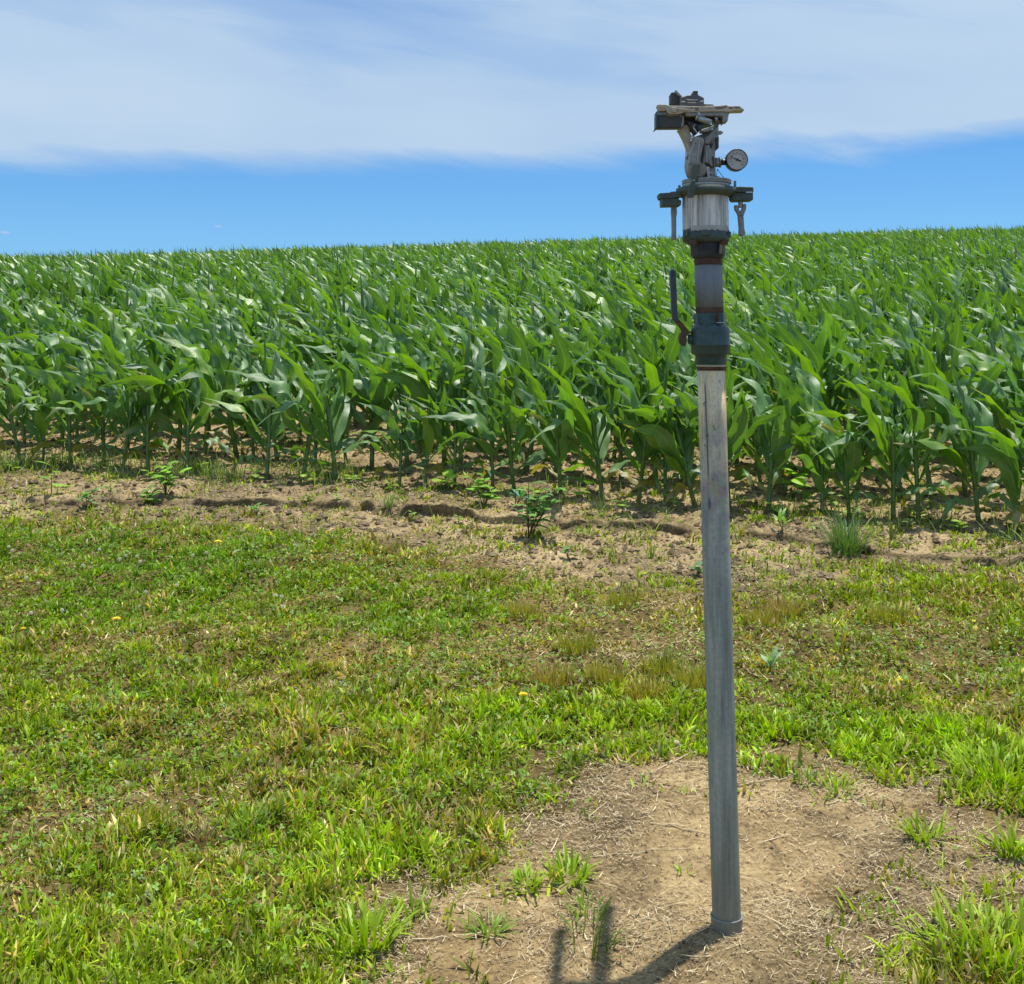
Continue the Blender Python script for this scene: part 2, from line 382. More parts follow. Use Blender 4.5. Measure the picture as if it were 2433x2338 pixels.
# planting: rows parallel to the field edge
e0 = np.array([-4.2, float(corn_edge(-4.2))]); e1 = np.array([3.3, float(corn_edge(3.3))])
tdir = (e1-e0)/np.linalg.norm(e1-e0); ndir = np.array([-tdir[1], tdir[0]])
pl = []
rng = np.random.RandomState(3)
for r in range(0, 105):
    off = r*.72
    for t in np.arange(-60, 70, .245):
        tt = t+rng.normal(0, .035)+((r*.37) % 1)*.2
        p = e0+tdir*tt+ndir*(off+rng.normal(0, .03))
        x, y = p
        if y > 70 or y < 5: continue
        if abs(x) > .43*y+ (1.6 if y < 25 else 1.0): continue
        if rng.rand() < (.20 if r == 0 else .04): continue
        pl.append((x, y, r, rng.randint(NP), rng.normal(0, .28), rng.uniform(.80, 1.18)*(1+.10*(fbm(x, y, .35, 2, 4)-.5)*2)*(.90 if r == 0 else 1.), rng.normal(0, .09), rng.normal(-.03, .09)))
pl = np.array([tuple(map(float, q)) for q in pl])
pz = gh(pl[:, 0], pl[:, 1])
ppx, ppy = project(pl[:, 0], pl[:, 1], pz+.7)
vis = (ppx > -30) & (ppx < 2463)
order = np.argsort(pl[:, 1]*1.0+np.where(vis, 0, 1e6))
NEAR = order[:300]; nearset = set(NEAR.tolist())
protos = []
def build_corn(pr):
    root = empty('corn_plant', (0, 0, 0))
    V, F, U, c = stalkarr(pr); link('stalk', meshnp('stalk', V, F, {'tint': ('FLOAT_COLOR', c), 'across': ('FLOAT', U)}), M_CORN, root)
    for lf in pr['leaves']:
        V, F, U, c = leafarr(pr, lf, 21, 5)
        link('leaf', meshnp('leaf', V, F, {'tint': ('FLOAT_COLOR', c), 'across': ('FLOAT', U)}), M_CORN, root)
    return root
def copy_tree(o, parent=None):
    c = o.copy(); COL.objects.link(c); c.parent = parent
    for ch in [k for k in ALLCH.get(o.name, [])]: copy_tree(ch, c)
    return c
used = {}; ALLCH = {}
front = [i for i in NEAR if pl[i, 2] == 0]; PIPEX = .574
def front_label(i):
    # pipe line of sight splits the row
    px, _ = project(pl[i, 0], pl[i, 1], pz[i]+.3)
    L = sorted([j for j in front if project(pl[j, 0], pl[j, 1], pz[j])[0] < 1710], key=lambda j: -pl[j, 0]); Rr = sorted([j for j in front if j not in L], key=lambda j: pl[j, 0])
    side, k = ('left', L.index(i)+1) if i in L else ('right', Rr.index(i)+1)
    suf = 'th' if 10 <= k % 100 <= 20 else {1: 'st', 2: 'nd', 3: 'rd'}.get(k % 10, 'th')
    return f'front row corn plant at the field edge, {k}{suf} {side} of the grey pipe'
words = ['front', 'second', 'third', 'fourth', 'fifth', 'sixth', 'seventh', 'eighth', 'ninth', 'tenth', 'eleventh', 'twelfth']
for i in NEAR:
    x, y, r, k, rz, sc, tx, ty = pl[i]; k = int(k); r = int(r)
    if k not in used:
        root = build_corn(PROT[k]); used[k] = root; ALLCH[root.name] = [o for o in COL.objects if o.parent == root]
    else: root = copy_tree(used[k])
    root.location = (x, y, pz[i]-.005); root.rotation_euler = (tx, ty, rz); root.scale = (sc,)*3
    root['category'] = 'corn plant'
    if r == 0: root['label'] = front_label(i); root['group'] = 'corn plants in the front row'
    else: root['label'] = f'green corn plant in the {words[r]} row back from the field edge'; root['group'] = f'corn plants in the {words[r]} row'
# the rest of the field as one mass
cache = {}
def protoarr(k, lod):
    if (k, lod) in cache: return cache[(k, lod)]
    ns, na = {0: (11, 3), 1: (8, 3), 2: (6, 3)}[lod]
    Vs, Fs, Us, Cs = [], [], [], []; b = 0
    parts = [leafarr(PROT[k], lf, ns, na) for j, lf in enumerate(PROT[k]['leaves']) if not (lod == 2 and j < 3)]
    if lod < 2: parts.append(stalkarr(PROT[k], 6 if lod == 0 else 4))
    for V, F, U, c in parts:
        Vs.append(V); Fs.append(F+b); Us.append(U); Cs.append(c); b += len(V)
    cache[(k, lod)] = tuple(map(np.concatenate, (Vs, Fs, Us, Cs))); return cache[(k, lod)]
VV, FF, UU, CC = [], [], [], []; b = 0
for i in range(len(pl)):
    if i in nearset: continue
    x, y, r, k, rz, sc, tx, ty = pl[i]
    lod = 0 if y < 16 else (1 if y < 32 else 2)
    V, F, U, c = protoarr(int(k), lod)
    ca, sa = math.cos(rz), math.sin(rz)
    Rm = np.array([[ca, -sa, 0], [sa, ca, 0], [0, 0, 1]])@np.array([[1, 0, ty], [0, 1, -tx], [-ty, tx, 1]])
    VV.append((V*sc)@Rm.T+(x, y, pz[i]-.005)); FF.append(F+b); UU.append(U); CC.append(c*(1+.12*math.sin(i*1.7))); b += len(V)
link('corn_field', meshnp('corn_field', np.concatenate(VV), np.concatenate(FF), {'tint': ('FLOAT_COLOR', np.concatenate(CC)), 'across': ('FLOAT', np.concatenate(UU))}), M_CORN,
     kind='stuff', label='dense green corn crop covering the rising field up to the skyline', category='corn crop')
del VV, FF, UU, CC

# ------------------------------------------------------------------ grass, straw, clover
def blades(x, y, z, h, w, az, lean, curl, col, twist, nseg=3):
    """many blades at once; returns V,F,C"""
    N = len(x); lv = nseg; V = np.zeros((N, 2*lv+1, 3), np.float32)
    dx, dy = np.cos(az), np.sin(az); sx, sy_ = -np.sin(az+twist), np.cos(az+twist)
    cx = x.copy(); cy_ = y.copy(); cz = z.copy(); ang = lean.copy(); seg = h/lv
    for k in range(lv):
        wk = w*(1-.25*(k/lv))*(.75 if k == 0 else 1)
        V[:, 2*k, 0] = cx-sx*wk/2; V[:, 2*k, 1] = cy_-sy_*wk/2; V[:, 2*k, 2] = cz
        V[:, 2*k+1, 0] = cx+sx*wk/2; V[:, 2*k+1, 1] = cy_+sy_*wk/2; V[:, 2*k+1, 2] = cz
        cx += np.sin(ang)*dx*seg; cy_ += np.sin(ang)*dy*seg; cz += np.cos(ang)*seg; ang += curl/lv
    V[:, 2*lv, 0] = cx; V[:, 2*lv, 1] = cy_; V[:, 2*lv, 2] = cz
    f = []
    for k in range(lv-1): f += [(2*k, 2*k+1, 2*k+3), (2*k, 2*k+3, 2*k+2)]
    f.append((2*lv-2, 2*lv-1, 2*lv))
    F = (np.arange(N)[:, None, None]*(2*lv+1)+np.array(f)[None]).reshape(-1, 3)
    C = np.repeat(col[:, None, :], 2*lv+1, 1)
    return V.reshape(-1, 3), F, C.reshape(-1, 3)
def join(parts):
    b = 0; Vs, Fs, Cs = [], [], []
    for V, F, C in parts: Vs.append(V); Fs.append(F+b); Cs.append(C); b += len(V)
    return np.concatenate(Vs), np.concatenate(Fs), np.concatenate(Cs)
rg = np.random.RandomState(21)
def scatter(n, xr=.46, y0=2.55, y1=11.0, pad=.5):
    """uniform over the ground wedge in front of the camera"""
    y = rg.uniform(y0**1.25, y1**1.25, n)**.8; x = rg.uniform(-1, 1, n)*(xr*y+pad); return x, y
def blob(x, y, items):
    v = np.zeros(len(x))
    for (px, py, rx, ry, a) in items:
        c = toground(px, py); e = toground(px+rx, py); f = toground(px, py-ry)
        ra = abs(e[0]-c[0]); rb = abs(f[1]-c[1])
        v += a*np.exp(-(((x-c[0])/ra)**2+((y-c[1])/rb)**2))
    return v
BRIGHT = [(900, 2000, 200, 120, 1.), (1000, 1750, 260, 80, .9), (1350, 1690, 300, 60, .8), (2000, 1760, 400, 60, .9), (2380, 1830, 160, 120, 1.2), (2350, 2270, 200, 110, 1.2), (850, 2230, 90, 120, .9), (550, 2150, 200, 200, .35), (200, 1750, 260, 90, .5), (2433, 2020, 80, 50, 1.), (560, 1960, 80, 25, .8), (1650, 1830, 300, 40, .5), (2200, 1380, 200, 20, .4), (150, 2300, 200, 80, .5)]
DRY = [(1300, 1560, 380, 60, .8), (1550, 1500, 300, 80, .5), (2100, 1500, 180, 40, .8), (400, 1900, 120, 30, .7), (470, 1950, 60, 20, .9), (180, 1950, 120, 40, .7), (350, 1530, 300, 25, .6), (650, 1620, 250, 25, .6), (1150, 1340, 300, 30, .7), (1850, 1440, 150, 30, .6), (1000, 1260, 600, 20, .4), (50, 2120, 50, 25, .8), (800, 2130, 90, 30, .3), (600, 1870, 250, 40, .5), (1700, 1560, 120, 60, .5), (2300, 1600, 150, 60, .4), (1400, 1440, 250, 25, .6), (700, 2200, 60, 40, .4), (2350, 1690, 80, 40, .3)]
DARK = [(400, 1340, 420, 80, 1.), (1000, 1480, 220, 60, .7), (300, 1460, 300, 50, .5), (2000, 1580, 250, 60, .5), (950, 1600, 200, 40, .4), (1620, 1620, 90, 50, .5), (2050, 1700, 250, 40, .4), (100, 1300, 150, 40, .6)]
def lawnfac(x, y):
    e = grass_edge(x)+.9*(fbm(x, y, 2.6, 4, 9)-.5); a = (1-sstep((y-e+.25)/.55))**1.3
    b = (1-sstep((sdist(x, y, BARE)+.14+.42*(fbm(x, y, 5, 4, 12)-.5)*1.6)/.24))**1.4
    sp = .16*(fbm(x, y, 8, 2, 77) > .56)*(sdist(x, y, BARE) < .30)+.22*(fbm(x, y, 5, 3, 78) > .56)*(y > grass_edge(x)-.3)*(y < corn_edge(x)+.4)
    return np.maximum(a*b, sp)
def grasscol(n, x, y, br, dr, dk, kindc):
    t = rg.rand(n)[:, None]; m = fbm(x, y, 3.5, 3, 14)+.55*(vnoise(x*17+3, y*17)-.5)
    olive = np.array([.290, .350, .010]); bright = np.array([.300, .430, .008]); deep = np.array([.120, .240, .006]); brown = np.array([.36, .26, .070]); straw = np.array([.56, .46, .22])
    c = olive*(1-t*.5)+deep*(t*.5)
    kb = np.clip(.75*br+.9*(m-.5)+rg.normal(0, .15, n), 0, 1)[:, None]; c = c*(1-kb)+bright*kb
    kd = np.clip(dk*.8+.7*(fbm(x, y, 2.3, 3, 15)-.5), 0, 1)[:, None]; c = c*(1-kd)+deep*1.15*kd
    pd = np.clip(.08+.55*dr-.2*np.clip(dk, 0, 1)*.3+.35*np.clip(fbm(x, y, 2.6, 4, 16)-.50, 0, 1)*5, 0, .85)
    q = rg.rand(n) < pd; c[q] = (brown*(.7+.7*rg.rand(q.sum())[:, None]))
    q2 = rg.rand(n) < pd*.30; c[q2] = straw*(.75+.4*rg.rand(q2.sum())[:, None])
    return c*(.45+.85*rg.rand(n)[:, None])*(.62+.9*np.clip(vnoise(x*13+5, y*13)+.6*(vnoise(x*31, y*31+5)-.5), 0, 1))[:, None]
# tufted fine grass
def grass_layer(n, hmin, hmax, wmin, wmax, leanmax, curlmax, kindc, tuft=True, nseg=3, bias=0., y1=11.):
    if tuft:
        k = 14; tx, ty = scatter(n//k, y1=y1); x = np.repeat(tx, k)+rg.normal(0, .022, len(tx)*k); y = np.repeat(ty, k)+rg.normal(0, .022, len(tx)*k)
    else: x, y = scatter(n, y1=y1)
    lf = lawnfac(x, y); dr = blob(x, y, DRY); br = blob(x, y, BRIGHT); dk = blob(x, y, DARK)
    prob = lf*np.clip(.90-.55*np.clip(dr, 0, 1)+2.0*(fbm(x, y, 6, 3, 20)-.47), 0.2, 1)
    if bias: prob *= np.clip(.15+bias*br+.8*(fbm(x, y, 2.5, 3, 23)-.45), .04, 1)
    k = rg.rand(len(x)) < prob; x = x[k]; y = y[k]; br = br[k]; dr = dr[k]; dk = dk[k]; n = len(x)
    z = gh(x, y)-.004
    hs = (1+1.1*(vnoise(x*15+7, y*15)-.5)+.9*(fbm(x, y, 2.2, 2, 26)-.5)+.35*np.clip(br, 0, 1)-.25*np.clip(dr, 0, 1)+.45*(fbm(x, y, 7, 3, 25)-.5)*2)
    h = rg.uniform(hmin, hmax, n)*np.clip(hs, .55, 1.6); w = rg.uniform(wmin, wmax, n)*np.clip(y/3.6, .9, 2.)**.6
    lean = np.abs(rg.normal(0, leanmax, n)); curl = rg.uniform(0, curlmax, n)
    return blades(x, y, z, h, w, rg.uniform(0, 2*math.pi, n), lean, curl, grasscol(n, x, y, br, dr, dk, kindc), rg.normal(0, .5, n), nseg)
parts = [grass_layer(260000, .022, .048, .0035, .006, .85, 1.2, 0),
         grass_layer(330000, .026, .058, .007, .0125, 1.15, 1.3, 1, tuft=True, bias=1.2),
         grass_layer(330000, .016, .038, .006, .012, 1.2, .7, 2, tuft=False, nseg=2)]
n = 60000; x, y = scatter(n, y0=7, y1=12); ce = corn_edge(x); pr_ = np.exp(-((y-ce+.12)/.42)**2)*np.clip(.15+4*(fbm(x, y, 1.7, 3, 91)-.5), 0.02, 1); k = rg.rand(n) < pr_; x = x[k]; y = y[k]; n = len(x)
parts.append(blades(x, y, gh(x, y)-.004, rg.uniform(.04, .19, n), rg.uniform(.003, .007, n), rg.uniform(0, 6.283, n), np.abs(rg.normal(0, .5, n)), rg.uniform(.2, 1.2, n), np.array([.24, .33, .08])*(.5+rg.rand(n)[:, None]), rg.normal(0, .5, n), 3))
V, F, C = join(parts)
link('grass', meshnp('grass', V, F, {'tint': ('FLOAT_COLOR', C)}), M_GRASS, kind='stuff', label='short mown lawn grass in mixed green and dry brown patches', category='grass')
# clover mats
n = 100000; x, y = scatter(n); p = lawnfac(x, y)*np.clip(.12+1.6*(fbm(x, y, 1.6, 3, 31)-.42)+.5*blob(x, y, DARK), 0, 1); k = rg.rand(n) < p; x = x[k]; y = y[k]; n = len(x)
hh = rg.uniform(.012, .038, n); z = gh(x, y)+hh; parts = []
base = np.array([.120, .240, .008])*(.45+1.*rg.rand(n)[:, None])
rot = rg.uniform(0, 2*math.pi, n); sz = rg.uniform(.006, .011, n); tiltx = rg.normal(0, .35, n); tilty = rg.normal(0, .35, n)
for j in range(3):
    a = rot+j*2.094; V = np.zeros((n, 5, 3), np.float32)
    for q, (dr_, ds_) in enumerate([(0, 0), (.55, .5), (1., .28), (1., -.28), (.55, -.5)]):
        ox = (np.cos(a)*dr_-np.sin(a)*ds_)*sz; oy = (np.sin(a)*dr_+np.cos(a)*ds_)*sz
        V[:, q, 0] = x+ox; V[:, q, 1] = y+oy; V[:, q, 2] = z+ox*tiltx+oy*tilty+np.abs(ds_)*sz*.25
    F = (np.arange(n)[:, None, None]*5+np.array([(0, 1, 2), (0, 2, 3), (0, 3, 4)])[None]).reshape(-1, 3)
    parts.append((V.reshape(-1, 3), F, np.repeat(base, 5, 0)))
V, F, C = join(parts)
link('clover', meshnp('clover', V, F, {'tint': ('FLOAT_COLOR', C)}), M_GRASS, kind='stuff', label='low clover leaves mixed through the lawn', category='clover')
# dry straw and clippings: lying pieces
def lying(n, lmin, lmax, w, where, c0, c1, lift=.35, y1=11.):
    x, y = scatter(n, y1=y1); p = where(x, y); k = rg.rand(n) < p; x = x[k]; y = y[k]; n = len(x)
    z = gh(x, y)+rg.uniform(.002, .009, n)
    l = lmin+(lmax-lmin)*rg.rand(n)**3; t = rg.rand(n)[:, None]
    c = (np.array(c0)*(1-t)+np.array(c1)*t)*(.7+.5*rg.rand(n)[:, None])
    return blades(x, y, z, l, rg.uniform(w*.6, w*1.3, n)*np.clip(y/3.6, .9, 2.)**.6, rg.uniform(0, 2*math.pi, n), np.pi/2-np.abs(rg.normal(.04, lift, n))*.6, rg.uniform(-.4, .45, n), c, rg.normal(0, .6, n), 2)
bareF = lambda x, y: sstep((sdist(x, y, BARE)+.25)/.3)*np.clip(.62+3.2*(fbm(x, y, 3.0, 4, 41)-.46), .15, 1)
stripF = lambda x, y: sstep((y-grass_edge(x)+.35)/.3)*np.clip(1.3-(y-scarp(x))/1.0, .1, 1)*np.clip(.15+1.6*(fbm(x, y, 3, 3, 42)-.4), .05, 1)
dryF = lambda x, y: lawnfac(x, y)*np.clip(.05+.8*blob(x, y, DRY)+.8*(fbm(x, y, 4, 3, 43)-.5), 0, 1)
fieldF = lambda x, y: sstep((y-scarp(x))/.2)*.4
parts = [lying(520000, .006, .036, .0028, bareF, (.26, .19, .105), (.66, .56, .35), .35),
         lying(13000, .03, .13, .0032, bareF, (.55, .45, .26), (.74, .64, .42), .15),
         lying(110000, .008, .05, .005, stripF, (.34, .27, .16), (.62, .54, .35), .40),
         lying(200000, .01, .05, .0045, dryF, (.38, .31, .15), (.62, .53, .30), .5),
         lying(40000, .01, .07, .007, fieldF, (.26, .20, .12), (.55, .46, .30), .4),
         lying(90000, .004, .014, .006, bareF, (.07, .045, .03), (.20, .135, .085), .7),
         lying(50000, .006, .025, .009, stripF, (.07, .045, .03), (.22, .15, .10), .7)]
V, F, C = join(parts)
link('straw', meshnp('straw', V, F, {'tint': ('FLOAT_COLOR', C)}), M_STRAW, kind='stuff', label='dry straw and grass clippings strewn over bare soil', category='straw')
# soil crumbs
n = 60000; x, y = scatter(n); p = np.clip(.9*sstep((y-grass_edge(x)+.2)/.3)+.5*sstep((sdist(x, y, BARE)+.1)/.2), 0, 1); k = rg.rand(n) < p; x = x[k]; y = y[k]; n = len(x)
s = .002+.014*rg.rand(n)**5*np.where(y > 5.5, 1.9, .35); z = gh(x, y)+s*.2
oct_ = np.array([(1, 0, 0), (0, 1, 0), (-1, 0, 0), (0, -1, 0), (0, 0, .8), (0, 0, -.8)]); jit = 1+.5*rg.uniform(-1, 1, (n, 6, 1))
V = (oct_[None]*jit*s[:, None, None]); a = rg.uniform(0, 6.28, n); ca, sa = np.cos(a)[:, None], np.sin(a)[:, None]
V = np.stack([V[..., 0]*ca-V[..., 1]*sa+x[:, None], V[..., 0]*sa+V[..., 1]*ca+y[:, None], V[..., 2]+z[:, None]], -1)
F = (np.arange(n)[:, None, None]*6+np.array([(0, 1, 4), (1, 2, 4), (2, 3, 4), (3, 0, 4), (1, 0, 5), (2, 1, 5), (3, 2, 5), (0, 3, 5)])[None]).reshape(-1, 3)
link('soil_crumbs', meshnp('soil_crumbs', V.reshape(-1, 3), F, {'kind': ('FLOAT_COLOR', np.repeat(np.ones((n, 3))*(.6+.5*rg.rand(n)[:, None]), 6, 0))}, smooth=False), M_SOIL, kind='stuff', label='small soil crumbs on the bare ground', category='soil')

# ------------------------------------------------------------------ tufts, weeds, flowers, stones
def tuft(px, py, n, h, w, spread, col, label, lean=.5, curl=1., name='grass_tuft', mat=None, group=None, var=.3):
    gx_, gy_ = toground(px, py); gz_ = float(gh(np.array([gx_]), np.array([gy_]))[0])
    a = rg.uniform(0, 6.283, n); r = spread*np.sqrt(rg.rand(n))
    x = r*np.cos(a); y = r*np.sin(a); z = gh(x+gx_, y+gy_)-gz_-.004
    c = np.array(col)[None]*(1-var/2+var*1.4*rg.rand(n)[:, None]); 
    V, F, C = blades(x, y, z, h*rg.uniform(.5, 1.1, n), w*rg.uniform(.6, 1.2, n), a+rg.normal(0, .5, n), np.abs(rg.normal(lean*.7, lean*.5, n)), rg.uniform(.1, curl, n), c, rg.normal(0, .4, n), 4)
    o = link(name, meshnp(name, V, F, {'tint': ('FLOAT_COLOR', C)}), mat or M_GRASS, label=label, category='grass tuft', group=group); o.location = (gx_, gy_, gz_); return o
G1 = (.25, .36, .015); G2 = (.18, .29, .03); G3 = (.11, .19, .07); BR = (.20, .17, .05)
tuft(1350, 2085, 90, .085, .009, .05, G1, 'bright green crabgrass tuft on the bare soil, larger of the pair left of the pipe', .9)
tuft(1250, 2110, 60, .075, .008, .04, G1, 'bright green crabgrass tuft on the bare soil, smaller left one of the pair', 1.)
tuft(1160, 2215, 40, .075, .007, .04, G2, 'sparse dull green tuft alone on the brown bare soil', 1.)
tuft(985, 2165, 34, .07, .007, .035, G2, 'small tuft at the left rim of the bare soil patch', 1.)
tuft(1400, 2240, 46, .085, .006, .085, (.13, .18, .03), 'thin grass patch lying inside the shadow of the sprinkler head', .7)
tuft(1620, 2075, 7, .045, .006, .02, G1, 'tiny yellow-green sprout close to the left of the pipe', .8)
tuft(1395, 2165, 40, .07, .006, .05, G2, 'thin tuft just above the patch in the sprinkler shadow', .7)
tuft(2200, 1990, 60, .09, .009, .06, G1, 'straggly green tuft on straw in the right part of the bare patch', 1.)
tuft(1985, 1880, 36, .08, .008, .04, G1, 'small tuft at the upper rim of the bare patch right of the pipe', .8)
tuft(1915, 1855, 30, .06, .007, .03, G2, 'little tuft near the pipe at the upper rim of the bare patch', .8)
tuft(2405, 2030, 70, .10, .009, .05, G1, 'bright green tuft at the right picture edge beside the straw', .9)
tuft(2330, 2260, 170, .12, .010, .14, G1, 'large bright crabgrass clump in the lower right corner', .9)
tuft(2420, 2290, 120, .12, .010, .12, G1, 'bright crabgrass clump at the far lower right edge', .9)
tuft(2380, 1850, 170, .12, .010, .14, G1, 'tall bright grass clump above the straw at the right edge', .8)
tuft(590, 1985, 130, .075, .0045, .05, (.19, .29, .02), 'round vivid lime green tuft next to a dead straw tuft', .5, .7)
tuft(478, 1978, 90, .055, .0035, .05, (.42, .34, .17), 'dead straw-coloured tuft beside the vivid lime tuft', .5, .8, mat=M_STRAW)
tuft(870, 2240, 100, .11, .010, .07, G1, 'tall leafy grass clump at the left rim of the bare soil', .8)
tuft(2010, 1320, 190, .26, .006, .07, G3, 'tall blue-green bunch of grass on the soil strip right of the pipe', .45, .9)
tuft(1430, 1225, 40, .17, .004, .07, (.16, .22, .07), 'wispy pale grass bunch at the field edge left of the pipe', .5, .8)
tuft(1545, 1330, 22, .13, .005, .02, G2, 'narrow upright tuft on the brown strip just left of the pipe', .2, .5)
tuft(2235, 1250, 70, .19, .005, .14, (.14, .2, .07), 'loose pale grass under the front corn right of the pipe', .5, .9)
tuft(1870, 1230, 70, .13, .005, .12, (.16, .22, .07), 'low dry-green grass under the front corn close right of the pipe', .7, .9)
tuft(2120, 1290, 26, .14, .006, .02, (.16, .2, .05), 'small upright green and tan tuft right of the blue-green bunch', .25, .5)
tuft(925, 1215, 24, .16, .007, .03, (.13, .2, .07), 'spiky pale grass seedling on the soil strip', .7, .9)
tuft(540, 1150, 120, .16, .006, .22, (.11, .17, .05), 'wide patch of tall weedy grass below the corn at left', .5, .8)
tuft(460, 1130, 90, .15, .006, .18, (.11, .17, .05), 'weedy grass below the corn beside the leafy yellow-green weed', .5, .8)
tuft(30, 1120, 90, .17, .006, .16, (.11, .17, .05), 'weedy grass below the corn at the left picture edge', .5, .8)
tuft(680, 1170, 24, .13, .005, .06, (.16, .2, .08), 'thin pale grass seedling on the soil between weeds', .7, .9)
for i, (px, py, lb) in enumerate([(1370, 1545, 'tan-green stubble tuft in the dry middle of the lawn, highest of its cluster'), (1440, 1620, 'dense tan-green stubble tuft at the centre of the dry patch'), (1310, 1620, 'brown stubble tuft in the dry patch, furthest left'), (1570, 1600, 'stubble tuft in front of the pale stone near the pipe'), (1650, 1640, 'stubble tuft close against the left of the pipe'), (1530, 1660, 'low brown-green tuft between dry patch and bright grass'), (2110, 1480, 'broad brown stubble patch in the lawn right of the pipe'), (1810, 1490, 'rusty orange-brown tuft just right of the pipe'), (1860, 1460, 'olive stubble tuft right of the rusty tuft'), (1480, 1440, 'tan stubble tuft below the brown strip'), (1240, 1470, 'olive stubble tuft left of the dry patch')]):
    tuft(px, py, 190, .095, .0048, .085, [(.27, .26, .04), (.32, .27, .06), (.34, .25, .07)][i % 3], lb, .28, .5, group='stubble tufts in the lawn')
def leaf_mesh(L, Wd, a0, a1, phi, base, col, fold=.25, shape='oval', droop=1.):
    ns = 7; s = np.linspace(0, 1, ns); a = R(a0)+(R(a1)-R(a0))*s
    d = np.array([math.cos(phi), math.sin(phi)]); tan = np.stack([np.sin(a)*d[0], np.sin(a)*d[1], np.cos(a)], 1)
    pts = np.zeros((ns, 3)); pts[0] = base
    for i in range(1, ns): pts[i] = pts[i-1]+tan[i]*L/(ns-1)
    side = np.tile([-d[1], d[0], 0.], (ns, 1)); nrm = -np.cross(tan, side)
    w = Wd/2*np.sin(np.pi*np.clip(s*.93+.04, 0, 1))**.8; w[0] = .002
    V, F, U, S = ribbon(pts, side, nrm, w, 3, fold, .002, 0, 9)
    return V, F, np.array(col)[None]*np.ones((len(V), 1))
def weed(px, py, h, n, L, Wd, col, label, branches=1, a0=55, a1=110, stemcol=(.12, .11, .05), name='weed', lean=0.):
    gx_, gy_ = toground(px, py); gz_ = float(gh(np.array([gx_]), np.array([gy_]))[0]); root = empty(name, (gx_, gy_, gz_), label, 'weed')
    for bnum in range(branches):
        ba = rg.uniform(0, 6.28); bl = 0 if bnum == 0 else rg.uniform(.25, .6); hb = h*(1 if bnum == 0 else rg.uniform(.6, .95))
        pts = [np.array([0, 0, -.01])]
        for k in range(1, 6): f = k/5; pts.append(np.array([math.cos(ba)*bl*hb*f+lean*f*f*h, math.sin(ba)*bl*hb*f, hb*f]))
        V = []; r = .0026
        for k, p in enumerate(pts): rr = r*(1-.6*k/5)*(1+h*2); V += [[p[0]+rr*math.cos(t), p[1]+rr*math.sin(t), p[2]] for t in (0, 1.57, 3.14, 4.71)]
        i = np.arange(24).reshape(6, 4); j = np.roll(i, -1, 1); F = np.stack([i[:-1], j[:-1], j[1:], i[1:]], -1).reshape(-1, 4)
        link('stem', meshnp('stem', V, F, {'tint': ('FLOAT_COLOR', np.tile(stemcol, (24, 1)))}), M_WEED, root)
        nn = max(2, n//branches)
        for q in range(nn):
            f = .3+.7*(q+.5)/nn; p = pts[0]+(np.interp(f, np.linspace(0, 1, 6), [v[0] for v in pts]), np.interp(f, np.linspace(0, 1, 6), [v[1] for v in pts]), np.interp(f, np.linspace(0, 1, 6), [v[2] for v in pts])+.01)
            V, F, C = leaf_mesh(L*rg.uniform(.8, 1.4), Wd*rg.uniform(1.0, 1.7), a0+rg.uniform(-20, 20)-20*(q == nn-1), a1+rg.uniform(-15, 20), q*2.4+rg.uniform(-.4, .4), p, np.array(col)*rg.uniform(1.1, 2.1))
            link('leaf', meshnp('leaf', V, F, {'tint': ('FLOAT_COLOR', C)}), M_WEED, root)
    return root
weed(122, 1182, .21, 5, .11, .045, (.13, .24, .03), 'thin-stemmed weed with flat spreading leaves at far left', 1, 75, 95)
weed(205, 1208, .11, 14, .09, .03, (.10, .19, .05), 'pale rosette weed on the soil ledge left side', 3, 45, 100)
weed(75, 1188, .07, 6, .05, .02, (.14, .24, .03), 'small seedling weed left of the thin-stemmed weed')
weed(262, 1186, .08, 6, .05, .02, (.14, .24, .03), 'small seedling weed right of the pale rosette')
weed(395, 1185, .22, 34, .08, .045, (.13, .25, .03), 'bushy yellow-green weed overhanging the soil ledge at left', 7, 50, 105)
weed(350, 1200, .14, 18, .07, .04, (.11, .2, .035), 'lower leafy weed just left of the bushy yellow-green weed', 4, 50, 110)
weed(1256, 1280, .34, 46, .09, .038, (.085, .18, .04), 'tall branching weed with a brown stem on the soil ledge', 7, 45, 110, (.13, .085, .045))
weed(1150, 1218, .22, 26, .085, .042, (.13, .24, .03), 'leafy yellow-green weed left of the tall branching weed', 5, 50, 110)
weed(1058, 1182, .10, 9, .09, .06, (.20, .31, .03), 'low weed with broad yellow-green leaves under the corn', 2, 60, 100)
weed(1225, 1225, .12, 10, .085, .022, (.06, .17, .09), 'spiky dark green weed at the foot of the tall branching weed', 3, 45, 80)
weed(610, 1226, .06, 12, .06, .018, (.10, .19, .04), 'flat weed on the ledge between two soil clods', 3, 60, 90)
weed(1882, 1180, .20, 10, .11, .075, (.18, .30, .03), 'broad-leaved lime green weed under the corn right of the pipe', 2, 50, 120)
weed(1975, 1215, .12, 8, .08, .04, (.13, .2, .04), 'small broad-leaved weed left of the tall corn stalk', 2, 50, 120)
weed(1350, 1330, .07, 10, .05, .025, (.09, .15, .06), 'grey-green weed on the brown strip', 3)
weed(1660, 1370, .06, 8, .05, .025, (.10, .18, .07), 'small pale-edged weed beside the pipe at the lawn edge', 2)
weed(1860, 1275, .10, 9, .08, .016, (.15, .24, .08), 'pale spiky seedling on the soil just right of the pipe', 2, 30, 80)
weed(2340, 1215, .10, 6, .07, .05, (.16, .24, .04), 'small yellowish weed at the base of the right-hand corn')
